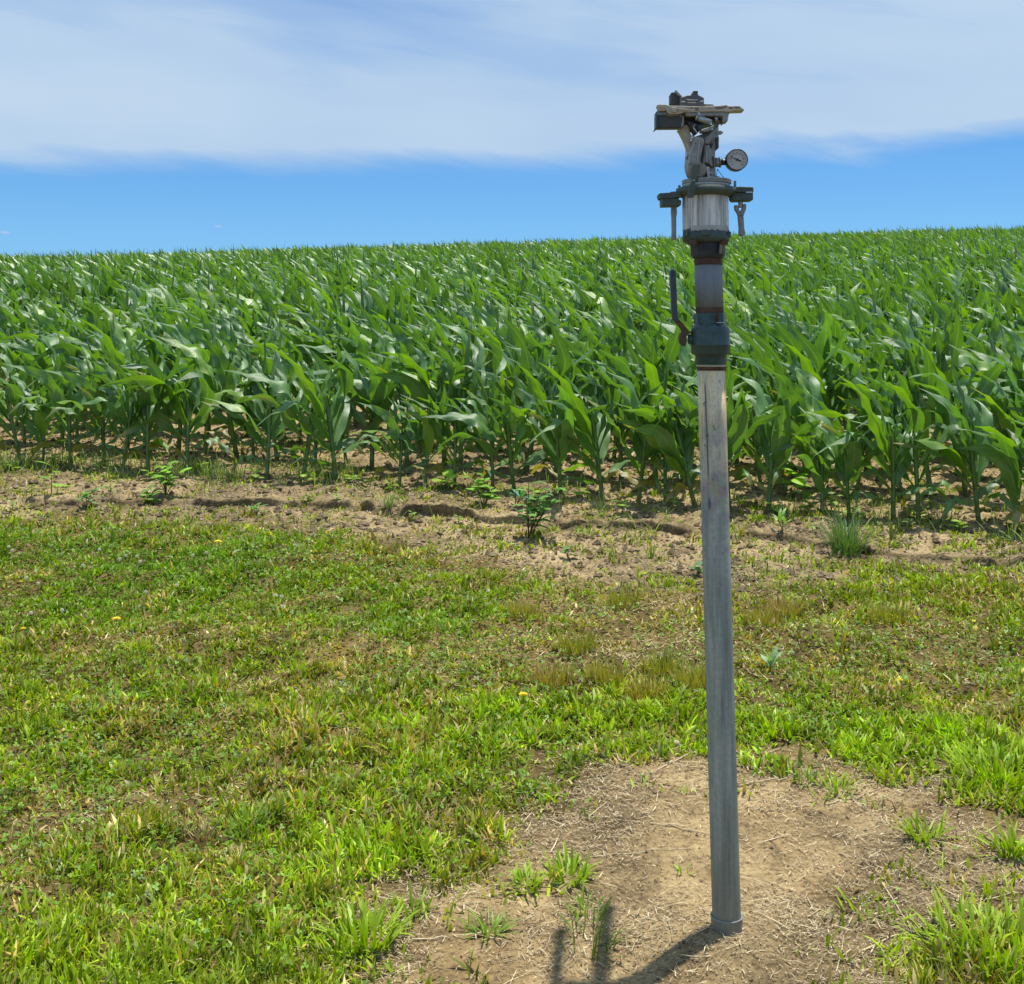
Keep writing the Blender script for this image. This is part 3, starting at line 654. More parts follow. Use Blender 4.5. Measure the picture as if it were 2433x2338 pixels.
weed(1830, 1610, .07, 6, .07, .02, (.16, .24, .13), 'pale grey-green broadleaf weed in the lawn right of the pipe', 1, 25, 60)
for i, (px, py) in enumerate([(30, 1215), (730, 1200), (800, 1205), (980, 1240), (1090, 1248), (1385, 1275), (1700, 1200), (2160, 1250), (2300, 1300), (2390, 1290), (1930, 1275), (880, 1160), (1320, 1190)]):
    o = weed(px, py, .05, 5, .045, .018, (.13, .2, .05), 'tiny green seedling on the bare soil strip', 1); o['group'] = 'tiny seedlings on the soil strip'

for k_ in range(22):
    px_ = 40+k_*112+rg.uniform(-30, 30); py_ = np.interp(px_, [0, 700, 1500, 2433], [1120, 1150, 1215, 1262])+rg.uniform(-22, 22)
    if abs(px_-1690) < 60: continue
    o = weed(px_, py_, rg.uniform(.05, .10), 5, .075, .045, (.15, .23, .03), 'small broad-leaved seedling at the foot of the front corn row', 1, 50, 110); o['group'] = 'broad-leaved seedlings at the corn feet'

def simple(name, col, rough=.6, metal=0., spec=.4, var=.25, scale=40, bumpd=.0006, stretch=(1, 1, 1), trans=None, rust=None, extra=None):
    m, nt = newmat(name); v = objvec(nt, stretch)
    a = tnoise(nt, v, scale, 6, .65); b = tnoise(nt, v, scale*.16, 4, .6)
    lo = tuple(c*(1-var) for c in col); hi = tuple(min(1, c*(1+var)) for c in col)
    c = ramp_(nt, a, [(.3, lo), (.7, hi)])
    c = mix_(nt, mapr(nt, b, .35, .75, 0, .6), c, tuple(.55*q+.12*w for q, w in zip(col, (1., .85, .65))))
    if rust:
        rn = tnoise(nt, v, 22, 6, .7); c = mix_(nt, mapr(nt, rn, rust[1], rust[1]+.14), c, rust[0])
    rg_ = mapr(nt, b, .3, .7, rough*.85, min(1, rough*1.15))
    s = bsdf(nt, c, rg_, metal, spec, bump(nt, a, bumpd, .6))
    out(nt, s); return m
M_PETAL = simple('yellow_petal', (.90, .68, .01), .6, var=.1)
M_WHITE = simple('clover_bloom', (.62, .60, .52), .8, var=.1)
M_STEM = simple('flower_stem', (.20, .24, .08), .6)
M_STONE = simple('pale_stone', (.42, .34, .22), .9, var=.3, scale=30, bumpd=.003)
class MB:
    def __init__(s): s.V = []; s.F = []; s.sm = []
    def add(s, V, F, smooth=False):
        b = len(s.V); s.V += [tuple(map(float, v)) for v in V]; s.F += [tuple(i+b for i in f) for f in F]; s.sm += [smooth]*len(F); return s
    def tube(s, pts, radii, n=12, caps=True, smooth=True):
        pts = [np.array(p, float) for p in pts]
        if not hasattr(radii, '__len__'): radii = [radii]*len(pts)
        V = []; up = None
        for i, p in enumerate(pts):
            t = pts[min(i+1, len(pts)-1)]-pts[max(i-1, 0)]; t = t/np.linalg.norm(t)
            if up is None: up = np.array([0, 0, 1.]) if abs(t[2]) < .9 else np.array([0, 1., 0])
            a = np.cross(t, up); a /= np.linalg.norm(a); b_ = np.cross(a, t); up = b_
            V += [p+radii[i]*(math.cos(q)*a+math.sin(q)*b_) for q in [2*math.pi*k/n for k in range(n)]]
        F = [(i*n+k, i*n+(k+1) % n, (i+1)*n+(k+1) % n, (i+1)*n+k) for i in range(len(pts)-1) for k in range(n)]
        s.add(V, F, smooth)
        if caps: s.F += [tuple(len(s.V)-len(V)+k for k in range(n-1, -1, -1)), tuple(len(s.V)-n+k for k in range(n))]; s.sm += [False, False]
        return s
    def box(s, c, size, rz=0., ry=0., rx=0.):
        hx, hy, hz_ = [q/2 for q in size]
        from mathutils import Euler, Vector
        E = Euler((rx, ry, rz)).to_matrix()
        V = [E@Vector((x, y, z)) for x in (-hx, hx) for y in (-hy, hy) for z in (-hz_, hz_)]
        V = [np.array(v)+np.array(c) for v in V]
        return s.add(V, [(0, 1, 3, 2), (4, 6, 7, 5), (0, 4, 5, 1), (2, 3, 7, 6), (0, 2, 6, 4), (1, 5, 7, 3)])
    def prism(s, poly, Y, d0, d1):       # outline in photo pixels measured at depth Y, thick in y from d0 to d1
        A = [P(a, b, Y+d0)-np.array([0, d0, 0]) for a, b in poly]; n = len(A)
        ar = sum(A[i][0]*A[(i+1) % n][2]-A[(i+1) % n][0]*A[i][2] for i in range(n))
        if ar < 0: A = A[::-1]
        V = [a+np.array([0, d0, 0]) for a in A]+[a+np.array([0, d1, 0]) for a in A]
        F = [tuple(range(n)), tuple(range(2*n-1, n-1, -1))]+[((i+1) % n, i, n+i, n+(i+1) % n) for i in range(n)]
        return s.add(V, F)
    def lathe(s, prof, n=40, caps=True, smooth=True, ribs=None):   # prof: list of (centre xyz, radius)
        V = []
        for c, r in prof:
            for k in range(n):
                t = 2*math.pi*k/n; rr = r*(ribs(t) if ribs else 1); V.append((c[0]+rr*math.cos(t), c[1]+rr*math.sin(t), c[2]))
        m = len(prof)
        F = [(i*n+k, (i+1)*n+k, (i+1)*n+(k+1) % n, i*n+(k+1) % n) for i in range(m-1) for k in range(n)]
        s.add(V, F, smooth)
        if caps: b = len(s.V)-len(V); s.F += [tuple(b+k for k in range(n)), tuple(b+(m-1)*n+k for k in range(n-1, -1, -1))]; s.sm += [False, False]
        return s
    def build(s, name, mat, parent=None, bevel=0., label=None, origin=None, tri=False, **props):
        me = bpy.data.meshes.new(name); org = np.array(origin if origin is not None else (ROOT if parent is not None else (0, 0, 0)))
        me.from_pydata([tuple(np.array(v)-org) for v in s.V], [], s.F); me.polygons.foreach_set('use_smooth', s.sm); me.update()
        import bmesh; bm = bmesh.new(); bm.from_mesh(me); bmesh.ops.recalc_face_normals(bm, faces=bm.faces); bm.to_mesh(me); bm.free()
        o = link(name, me, mat, parent, label=label, **props)
        if parent is None: o.location = org
        if bevel:
            b = o.modifiers.new('bevel', 'BEVEL'); b.width = bevel; b.segments = 2; b.limit_method = 'ANGLE'; b.angle_limit = R(35); b.harden_normals = False
            for p in me.polygons: p.use_smooth = True
            o.modifiers.new('wn', 'WEIGHTED_NORMAL').keep_sharp = True
        return o
ROOT = np.zeros(3)
def flower(px, py, label, h=.05, r=.014, kindf='yellow'):
    h += .025; r *= 1.25
    gx_, gy_ = toground(px, py); z = float(gh(np.array([gx_]), np.array([gy_]))[0]); root = empty('dandelion' if kindf == 'yellow' else 'clover_flower', (gx_, gy_, z), label, 'flower')
    global ROOT; ROOT = np.zeros(3)
    MB().tube([(0, 0, 0), (.004, 0, h*.5), (.002, 0, h)], .0012, 6).build('stem', M_STEM, root)
    if kindf == 'yellow':
        m = MB()
        for ring, (nn, rr, tl) in enumerate([(16, 1., .15), (14, .8, .45), (10, .55, .9)]):
            for k in range(nn):
                t = 2*math.pi*k/nn+ring*.2; c, s_ = math.cos(t), math.sin(t); q = r*rr
                m.add([(0, 0, h), (c*q*.6-s_*q*.12, s_*q*.6+c*q*.12, h+q*tl*.6+.001), (c*q, s_*q, h+q*tl), (c*q*.6+s_*q*.12, s_*q*.6-c*q*.12, h+q*tl*.6+.001)], [(0, 1, 2, 3)])
        m.build('petals', M_PETAL, root)
    else:
        m = MB()
        for k in range(40):
            t = k*2.4; u = k/39; el_ = math.acos(1-1.7*u); d = np.array([math.sin(el_)*math.cos(t), math.sin(el_)*math.sin(t), math.cos(el_)])
            a = np.cross(d, (0, 0, 1.01)); a /= max(1e-6, np.linalg.norm(a)); c0 = np.array((0, 0, h))
            m.add([c0+d*r*.3, c0+d*r*.8+a*r*.16, c0+d*r, c0+d*r*.8-a*r*.16], [(0, 1, 2, 3)])
        m.build('bloom', M_WHITE, root)
    return root
flower(518, 1322, 'yellow dandelion head nearest the soil strip', .05, .022)
flower(276, 1512, 'yellow dandelion in the left of the lawn beside dry grass', .045, .019)
flower(55, 1524, 'small yellow flower at the far left of the lawn', .035, .011)
flower(1243, 1700, 'yellow dandelion on a pale stalk in the centre of the lawn', .07, .016)
flower(308, 1330, 'faint yellow flower among the dark grass at left', .04, .008)
flower(642, 1300, 'small yellow flower near the edge of the lawn at left', .03, .007)
flower(2140, 1662, 'yellow flower in the lawn at right', .04, .010)
flower(2012, 1572, 'tiny yellow flower in the lawn right of the pipe', .03, .006)
for px, py in [(28, 1330), (20, 1322), (236, 1322), (298, 1338), (285, 1348), (325, 1338), (333, 1356), (196, 1372), (457, 1355), (490, 1352), (420, 1425), (346, 1440), (73, 1483), (147, 1480), (653, 1444), (669, 1442), (672, 1470), (248, 1226), (268, 1222), (62, 1395), (90, 1400), (700, 1330), (560, 1340), (1160, 1420), (1020, 1400)]:
    o = flower(px, py, 'small white clover flower in the lawn', .034, .009 if py > 1300 else .007, 'w'); o['group'] = 'white clover flowers in the lawn'
def stone(px, py, sx, sy__, sz_, label, seed):
    r = np.random.RandomState(seed); g = toground(px, py); z = float(gh(np.array([g[0]]), np.array([g[1]]))[0]); n = 16; V = []; F = []
    for i in range(1, 8):
        for k in range(n):
            a = math.pi*i/8; b_ = 2*math.pi*k/n; d = np.array([math.sin(a)*math.cos(b_), math.sin(a)*math.sin(b_), math.cos(a)]); q = 1+.22*(float(fbm(d[0]*2+seed, d[1]*2+d[2]*3, 1, 3))-.5)*2
            V.append(d*q*(sx, sy__, sz_))
    for i in range(6): F += [(i*n+k, (i+1)*n+k, (i+1)*n+(k+1) % n, i*n+(k+1) % n) for k in range(n)]
    F += [tuple(range(n-1, -1, -1)), tuple(6*n+k for k in range(n))]
    global ROOT; ROOT = np.zeros(3)
    o = MB().add(V, F, True).build('stone', M_STONE, None, label=label, category='stone'); o.location = (g[0], g[1], z+sz_*.35); o.rotation_euler = (.3, .4, r.rand()*3)
stone(1575, 1560, .026, .020, .030, 'tan upright stone among stubble grass left of the pipe', 1)
stone(1608, 1774, .016, .012, .013, 'small white stone at the grass edge left of the pipe', 2)
stone(2330, 1450, .012, .010, .007, 'small pale pebble in the lawn at right', 3)
# long dead stems lying on the bare soil
def stalk_on_soil(pts, r, label):
    Q = []
    for a, b in pts:
        g = toground(a, b); Q.append((g[0], g[1], float(gh(np.array([g[0]]), np.array([g[1]]))[0])+r*1.6))
    Q2 = []
    for i in range(len(Q)-1):
        for t in np.linspace(0, 1, 6)[:-1]: q = np.array(Q[i])*(1-t)+np.array(Q[i+1])*t; q[2] = float(gh(q[:1], q[1:2])[0])+r*2.2; Q2.append(q)
    Q2.append(np.array(Q[-1])); global ROOT; ROOT = np.zeros(3)
    MB().tube(Q2, [r*(1-.4*i/len(Q2)) for i in range(len(Q2))], 6).build('dead_stem', M_DSTEM, None, origin=Q[0], label=label, category='dead stem')
M_DSTEM = simple('dead_stem', (.60, .49, .29), .8, var=.2, scale=80)
stalk_on_soil([(2095, 2098), (2130, 2150), (2160, 2200), (2175, 2240)], .0022, 'long straw-coloured stem lying diagonally right of the pipe')
stalk_on_soil([(2045, 2262), (2110, 2228), (2190, 2206)], .0024, 'straight straw stem crossing the end of the diagonal stem')
stalk_on_soil([(1755, 1872), (1840, 1850), (1895, 1838)], .0020, 'pale stem lying on straw just right of the pipe')
stalk_on_soil([(1967, 1912), (2040, 1895), (2090, 1877)], .0018, 'bent stem behind the straw mat right of the pipe')
stalk_on_soil([(1383, 1948), (1440, 1905)], .0020, 'short pale stem left of the pipe at the lawn edge')
stalk_on_soil([(1540, 1958), (1600, 1970), (1685, 1985)], .0018, 'thin pale stem pointing at the pipe from the left')
stalk_on_soil([(980, 2236), (1066, 2233)], .0024, 'orange-tan stem lying flat on the left bare soil')
stalk_on_soil([(1985, 2338), (2000, 2270), (2005, 2225)], .0018, 'upright-lying straw stem near the lower edge right of the pipe')
stalk_on_soil([(1840, 1910), (1845, 1870)], .0016, 'tiny pale stem crossing the straw by the pipe')
stalk_on_soil([(1560, 1835), (1640, 1790), (1690, 1770)], .0022, 'curved pale root beside the white stone')
stalk_on_soil([(1400, 2035), (1500, 2030), (1640, 2018)], .0015, 'fine long straw lying level left of the pipe')
stalk_on_soil([(1920, 2140), (1935, 2165), (1950, 2160)], .0018, 'bent straw with a pale head right of the pipe base')
stalk_on_soil([(1918, 2190), (1950, 2157)], .0018, 'short straw pointing up to the bent straw')

# ------------------------------------------------------------------ the riser with its sprinkler head
Y0 = 3.26
M_ALU = simple('cast_aluminium', (.26, .255, .235), .48, .3, .5, .42, 60, .0006)
M_PLATE = simple('dusty_cast_plate', (.50, .435, .34), .65, .1, .4, .28, 45, .0006)
M_BLACK = simple('black_box_and_shade', (.020, .026, .030), .45, 0, .4, .5, 30, .0003, rust=((.16, .17, .15), .66))
M_DARK = simple('dark_clamp', (.040, .072, .068), .55, .1, .4, .45, 50, .0005, rust=((.11, .14, .13), .62))
M_VALVE = simple('valve_green', (.020, .058, .058), .42, .1, .5, .40, 40, .0004, rust=((.12, .15, .14), .70))
M_RUST = simple('rusty_steel', (.085, .045, .030), .8, .2, .3, .5, 60, .0012, rust=((.18, .075, .035), .55))
M_COUP = simple('dark_coupling', (.030, .036, .048), .6, .3, .4, .4, 50, .0008, rust=((.12, .05, .03), .60))
M_STEEL = simple('bright_steel', (.55, .55, .53), .28, .9, .5, .15, 60, .0002)
M_ROD = simple('grey_rod', (.27, .265, .245), .55, .3, .4, .3, 50, .0006)
M_NAVY = simple('navy_sleeve', (.014, .030, .055), .45, 0, .4, .25, 40, .0002)
M_GAUGEB = simple('gauge_case', (.012, .012, .016), .35, 0, .5, .2, 40, .0001)
M_DIAL = simple('dial_face', (.50, .49, .47), .5, 0, .5, .06, 90, .0001)
M_INK = simple('dial_ink', (.045, .045, .05), .6)
M_BRASS = simple('tarnished_brass', (.17, .19, .11), .5, .5, .4, .3, 60)
M_WIRE = simple('blue_wire', (.03, .09, .18), .5)
M_PALE = simple('pale_seal_and_highlight', (.42, .44, .41), .6, 0, .4, .2, 40)
def galv(name, zt, blue=True):
    m, nt = newmat(name); v = objvec(nt); vs = objvec(nt, (22, 22, 1.6))
    st = tnoise(nt, vs, 2.2, 6, .65); sp = tnoise(nt, v, 90, 5, .6); big = tnoise(nt, objvec(nt, (5, 5, 1.2)), 3, 4)
    z = nd(nt, 'ShaderNodeSeparateXYZ', ins={0: v})
    if blue:
        c = ramp_(nt, st, [(.34, (.18, .205, .188)), (.5, (.315, .340, .305)), (.68, (.47, .49, .44))])
        topw = mapr(nt, math_(nt, 'ADD', z.outputs[2], math_(nt, 'MULTIPLY', math_(nt, 'SUBTRACT', st, .5), .45)), zt-.50, zt-.08)
        c = mix_(nt, topw, c, ramp_(nt, st, [(.3, (.55, .47, .32)), (.48, (.86, .72, .46)), (.56, (.86, .60, .28)), (.66, (.60, .26, .06))]))
        ntop = mapr(nt, z.outputs[2], zt-.06, zt-.26)
        midw = math_(nt, 'MULTIPLY', mapr(nt, z.outputs[2], zt-.75, zt-.35), mapr(nt, big, .35, .6))
        c = mix_(nt, math_(nt, 'MULTIPLY', math_(nt, 'MULTIPLY', midw, ntop), .45), c, (.56, .59, .56))
        low = mapr(nt, math_(nt, 'ADD', z.outputs[2], math_(nt, 'MULTIPLY', st, .25)), .62, .12, 0, .75)
        c = mix_(nt, low, c, (.235, .215, .160))
        # black drip line and scuffs near the top
        x = z.outputs[0]; lx = math_(nt, 'ADD', x, math_(nt, 'MULTIPLY', math_(nt, 'SUBTRACT', z.outputs[2], zt-.2), .028))
        ln = mapr(nt, math_(nt, 'ABSOLUTE', math_(nt, 'ADD', lx, .0455)), .0010, .0026, 1, 0)
        rng_ = math_(nt, 'MULTIPLY', mapr(nt, z.outputs[2], zt-.31, zt-.27), mapr(nt, z.outputs[2], zt-.03, zt-.06))
        front = mapr(nt, z.outputs[1], -.005, -.02)
        lm = math_(nt, 'MULTIPLY', math_(nt, 'MULTIPLY', ln, rng_), front)
        c = mix_(nt, math_(nt, 'MULTIPLY', lm, .85), c, (.05, .05, .05))
        bl = nd(nt, 'ShaderNodeTexVoronoi', ins={'Vector': objvec(nt, (1, 1, .45)), 'Scale': 95., 'Randomness': .9}); bw = math_(nt, 'MULTIPLY', mapr(nt, z.outputs[2], zt-.80, zt-.35), mapr(nt, tnoise(nt, v, 14, 4), .40, .62))
        c = mix_(nt, math_(nt, 'MULTIPLY', math_(nt, 'MULTIPLY', bw, ntop), .55), c, mix_(nt, .65, (.20, .22, .23), bl.outputs['Color'], 'SOFT_LIGHT'))
        c = mix_(nt, math_(nt, 'MULTIPLY', mapr(nt, tnoise(nt, objvec(nt, (30, 30, .8)), 3.1, 5, .6), .56, .70), .35), c, (.11, .11, .10))
        sc = tnoise(nt, objvec(nt, (1, 1, .55)), 85, 3, .5); win = math_(nt, 'MULTIPLY', mapr(nt, z.outputs[2], zt-.62, zt-.3), mapr(nt, z.outputs[2], zt+.02, zt-.12))
        c = mix_(nt, math_(nt, 'MULTIPLY', math_(nt, 'MULTIPLY', mapr(nt, sc, .635, .68), win), .8), c, (.06, .06, .06))
        c = mix_(nt, math_(nt, 'MULTIPLY', mapr(nt, sc, .36, .31), math_(nt, 'MULTIPLY', win, .5)), c, (.55, .56, .54))
    else:
        c = ramp_(nt, st, [(.25, (.14, .170, .200)), (.5, (.185, .215, .245)), (.8, (.26, .29, .31))])
        c = mix_(nt, mapr(nt, sp, .60, .72, 0, .6), c, (.32, .34, .35))
        c = mix_(nt, mapr(nt, math_(nt, 'ADD', z.outputs[2], math_(nt, 'MULTIPLY', st, .02)), zt-.022, zt-.008, 0, .35), c, (.27, .24, .18))
    c = mix_(nt, mapr(nt, sp, .3, .7, 0, .25), c, (.12, .13, .13))
    out(nt, bsdf(nt, c, mapr(nt, st, .3, .7, .50, .70), .08, .35, bump(nt, sp, .0005, .5))); return m
base = P(1727, 2214, Y0); gz0 = float(gh(np.array([base[0]]), np.array([Y0]))[0]); ROOT = np.array([base[0], Y0, gz0])
riser = empty('sprinkler_riser', tuple(ROOT), 'tall galvanised irrigation riser with ball valve, gauge and metal sprinkler head on top', 'sprinkler')
def axx(py): return 1677.5+(py-435)*(1727-1677.5)/(2200-435)
def ring(py, rpx, cx=None, dy=0.):
    c = P(axx(py) if cx is None else cx, py, Y0); return (np.array([c[0], Y0+dy, c[2]]), rpx*pxm(Y0, c[2]))
def c1(*pts): return [(1520+x/6.533, 190+y/6.533) for x, y in pts]
def c2(*pts): return [(1520+x/6.533, 400+y/6.533) for x, y in pts]
def c3(*pts): return [(1560+x/6.275, 600+y/6.275) for x, y in pts]
ztop = P(1690, 868, Y0)[2]-ROOT[2]
b0 = ring(2214, 33.5); low = (b0[0]-np.array([0, 0, .05]), b0[1])
pipe = MB().lathe([low, ring(2214, 33.8), ring(1700, 33.4), ring(1300, 33.1), ring(1000, 32.9), ring(872, 32.6)], 48).build('riser_pipe', galv('galvanised_pipe', ztop), riser)
g_ = ring(2176, 38); bb = ring(2222, 36.5)
m = MB().lathe([(bb[0]-np.array([0, 0, .03]), bb[1]), ring(2222, 36.5), ring(2205, 37), ring(2180, 37.3), ring(2175, 36.8), ring(2175, 34.4), ring(2190, 34.4)], 48, caps=False)
m.build('base_collar', simple('collar_steel', (.23, .215, .18), .55, .3, .4, .25, 40), riser)
MB().lathe([ring(2176.5, 38.2), ring(2174.5, 38.4), ring(2173.5, 37), ring(2174.5, 35)], 48, caps=False).build('collar_rim', M_ROD, riser)
# lower seal and thread
MB().lathe([ring(880, 33.2), ring(876, 34), ring(871, 34.2), ring(866, 34)], 40).build('pipe_thread', M_RUST, riser)
MB().lathe([ring(871, 34.6), ring(868, 35.2), ring(864.5, 34.6)], 40).build('thread_seal', M_PALE, riser)
# ball valve
vb = MB().lathe([ring(866, 36.4), ring(863, 37), ring(845, 37.2), ring(842.5, 38), ring(842, 45.2), ring(839, 46), ring(821.5, 46.4), ring(820.7, 47.1), ring(818.8, 47.1), ring(818, 46.2), ring(790, 45.6), ring(781, 45.2), ring(772, 38), ring(771, 36.4), ring(747, 36), ring(745, 35.3)], 48)
valve = vb.build('ball_valve', M_VALVE, riser)
MB().lathe([ring(770, 38.0), ring(769, 38.6), ring(747, 38.2), ring(745.5, 37)], 8, smooth=False).build('valve_nut', M_VALVE, valve, .0015)
MB().prism(c3((893, 905), (940, 905), (935, 1035), (897, 1035)), Y0, -.0425, -.036).build('nut_stain', M_RUST, valve, .0005)
MB().prism(c3((900, 1040), (1010, 1038), (1008, 1052), (900, 1052)), Y0, -.044, -.036).build('nut_lip', M_PALE, valve, .0005)
st = P(1560+470/6.275, 600+1295/6.275, Y0); en = P(1650, 600+1295/6.275, Y0)
MB().tube([st, en], .0125, 16).build('valve_stem', M_VALVE, valve)
h = MB().prism(c3((285, 1035), (375, 1030), (400, 1065), (480, 1165), (525, 1190), (500, 1205), (450, 1230), (440, 1390), (405, 1400), (370, 1365), (345, 1300), (350, 1240), (385, 1180), (375, 1140), (330, 1080)), Y0, -.016, .016)
hd = h.build('valve_handle', M_RUST, valve, .0015)
MB().tube([P(1560+335/6.275, 600+1300/6.275, Y0), P(1560+445/6.275, 600+1300/6.275, Y0)], .011, 6, smooth=False).build('handle_nut', M_RUST, hd, .001)
MB().prism(c3((205, 262), (235, 250), (262, 255), (288, 290), (300, 500), (310, 780), (322, 960), (340, 1000), (375, 1030), (285, 1040), (250, 995), (232, 900), (222, 600), (207, 400)), Y0, -.014, .014).build('handle_sleeve', M_NAVY, hd, .004)
# upper nipple, threads, coupling
zt2 = P(1680, 629, Y0)[2]-ROOT[2]
def threads(a, b, r, n):
    pr = []
    for i in range(n): y = a+(b-a)*i/n; pr += [ring(y, r+.7), ring(y+(b-a)/n*.5, r-.6)]
    return pr+[ring(b, r)]
MB().lathe(threads(748, 730, 32.6, 5), 40).build('upper_thread', M_RUST, riser)
MB().lathe([ring(731, 33), ring(680, 33), ring(629, 32.8)], 48).build('upper_pipe', galv('dark_galvanised', zt2, False), riser)
MB().lathe(threads(630, 613, 32.8, 4), 40).build('coupling_thread', M_RUST, riser)
cp = MB().lathe([ring(615, 36), ring(606, 41.5, dy=0), ring(576, 42.5), ring(570, 42)], 8, smooth=False).build('hex_coupling', M_COUP, riser, .003)
MB().prism(c2((1240, 1180), (1285, 1175), (1275, 1320), (1235, 1325)), Y0, -.048, -.040).build('worn_patch', simple('bare_brass', (.22, .17, .09), .6, .4), cp, .001)
# base ring of the clear housing
cxh = 1677.
br_ = MB().lathe([ring(578, 45, cxh+.5), ring(576, 52, cxh+.5), ring(571, 55.5, cxh+.5), ring(566, 56.2, cxh+.5), ring(562, 56.6, cxh+.5), ring(561, 54.6, cxh+.5), ring(547, 54.6, cxh+.5), ring(545, 53, cxh+.5), ring(545, 40, cxh+.5)], 48, caps=False).build('housing_base', M_DARK, riser)
m = MB()
for t in (-1.75, -.4, .9, 2.3, 3.6):
    c, r = ring(558, 55.5, cxh); m.box(c+np.array([r*math.cos(t), r*math.sin(t), 0]), (.008, .022, .014), rz=t)
m.build('base_lug', M_DARK, br_, .0015)
m = MB(); c, r = ring(579, 50, cxh)
for t in (-2.35, -.75): m.box(c+np.array([r*math.cos(t), r*math.sin(t), 0]), (.012, .026, .012), rz=t)
m.build('foot_lug', M_RUST, br_, .0015)
# ribbed pale housing
def ribs(t):
    return 1+.026*(1 if (math.sin(t*13+.6) > .35) else 0)+.012*(1 if math.sin(t*29+1) > .7 else 0)-.018*(1 if math.sin(t*13+2.6) > .93 else 0)
m_, nt = newmat('cloudy_housing'); v = objvec(nt, (24, 24, 1.2)); s1 = tnoise(nt, v, 2.5, 6, .6); s2 = tnoise(nt, objvec(nt), 70, 4)
cc = ramp_(nt, s1, [(.36, (.16, .155, .14)), (.45, (.50, .49, .46)), (.56, (.82, .81, .78))]); cc = mix_(nt, mapr(nt, s2, .5, .75, 0, .35), cc, (.25, .24, .21))
out(nt, bsdf(nt, cc, .38, 0., .5, bump(nt, s1, .001, .4), **{'Transmission Weight': .12}))
MB().lathe([ring(549, 53.2, cxh), ring(545, 53, cxh), ring(500, 52.6, cxh-.6), ring(470, 52.2, cxh-1), ring(462, 52, cxh-1)], 200, smooth=True, ribs=ribs).build('ribbed_housing', m_, riser)
# torn silver tape edges round the housing foot
m = MB(); c, r = ring(545, 54.9, cxh)
for k in range(26):
    t = -2.4+k*.075; t2 = t+.07; za = .006*rg.rand(); V = [c+np.array([r*1.005*math.cos(q), r*1.005*math.sin(q), zz]) for q, zz in ((t, -.004-za), (t2, -.004-.006*rg.rand()), (t2, .006), (t, .006))]
    m.add(V, [(0, 1, 2, 3)])
m.build('seal_edge', M_PALE, br_)
# clamp ring with two ears
cxr = 1520+1030/6.533; 
ringp = MB().lathe([ring(468, 58, cxr-1), ring(466, 66, cxr-.5), ring(459, 71.5, cxr), ring(455, 72.5, cxr), ring(453, 71, cxr), ring(449, 71.5, cxr), ring(447.5, 68, cxr), ring(447.5, 50, cxr)], 56).build('clamp_ring', M_DARK, riser)
for side, up_, lo_, stud, nm in (('l', c2((300, 385), (460, 375), (500, 360), (640, 350), (650, 440), (555, 450), (480, 465), (318, 462)), c2((340, 462), (560, 455), (650, 500), (640, 575), (345, 582)), c2((595, 262), (635, 262), (637, 350), (597, 352)), 0),
                                ('r', c2((1405, 290), (1560, 280), (1765, 288), (1770, 372), (1510, 372), (1480, 350)), c2((1435, 400), (1480, 372), (1762, 376), (1762, 492), (1465, 500), (1430, 460)), c2((1458, 195), (1500, 195), (1498, 285), (1456, 285)), 1)):
    e = MB().prism(up_, Y0, -.030, .028).build('clamp_ear', M_DARK, riser, .002)
    MB().prism(lo_, Y0, -.026, .024).build('ear_jaw', M_DARK, e, .002)
    a = P((stud[0][0]+stud[1][0])/2, stud[0][1], Y0); b = P((stud[2][0]+stud[3][0])/2, stud[2][1]+6, Y0)
    MB().tube([a, b], .0036, 10).build('stud', M_ROD, e)
    if side == 'l':
        a = P(1520+415/6.533, 400+473/6.533, Y0); MB().box(a+np.array([0, -.027, 0]), (.014, .004, .0025)).build('pin', M_STEEL, e)
    else:
        a = P(1520+1665/6.533, 400+392/6.533, Y0); MB().box(a+np.array([0, -.028, 0]), (.017, .004, .0032)).build('pin', M_STEEL, e)
L_ = c2((495, 560), (575, 560), (580, 700), (570, 760), (570, 1100), (545, 1118), (505, 1105), (498, 760), (490, 680))
rod = MB().prism(L_, Y0, -.008, .008).build('clamp_rod', M_ROD, riser, .003)
MB().tube([P(1520+548/6.533, 400+650/6.533, Y0)+np.array([0, -.012, 0]), P(1520+548/6.533, 400+650/6.533, Y0)+np.array([0, .012, 0])], .0035, 10).build('rivet', M_ROD, rod)
# forked rod at right: fork plates leave a diamond gap
m = MB().prism(c2((1472, 568), (1520, 570), (1538, 605), (1545, 640), (1563, 665), (1563, 740), (1530, 742), (1520, 700), (1480, 640)), Y0, -.008, .008)
m.prism(c2((1655, 550), (1605, 552), (1598, 600), (1585, 640), (1563, 665), (1563, 740), (1615, 742), (1630, 690), (1655, 630)), Y0, -.008, .008)
m.prism(c2((1530, 740), (1615, 740), (1625, 930), (1645, 1010), (1620, 1048), (1560, 1050), (1542, 1000), (1548, 930)), Y0, -.0085, .0085)
fr = m.build('fork_rod', M_ROD, riser, .002)
MB().tube([P(1520+1566/6.533, 400+485/6.533, Y0), P(1520+1563/6.533, 400+612/6.533, Y0)], .0065, 12).build('fork_bolt', M_PALE, fr)
# strap over the clamp ring
MB().prism(c2((815, 180), (870, 175), (858, 300), (840, 450), (740, 455), (770, 300), (780, 240)), Y0, -.093, -.083).build('strap', M_DARK, riser, .002)
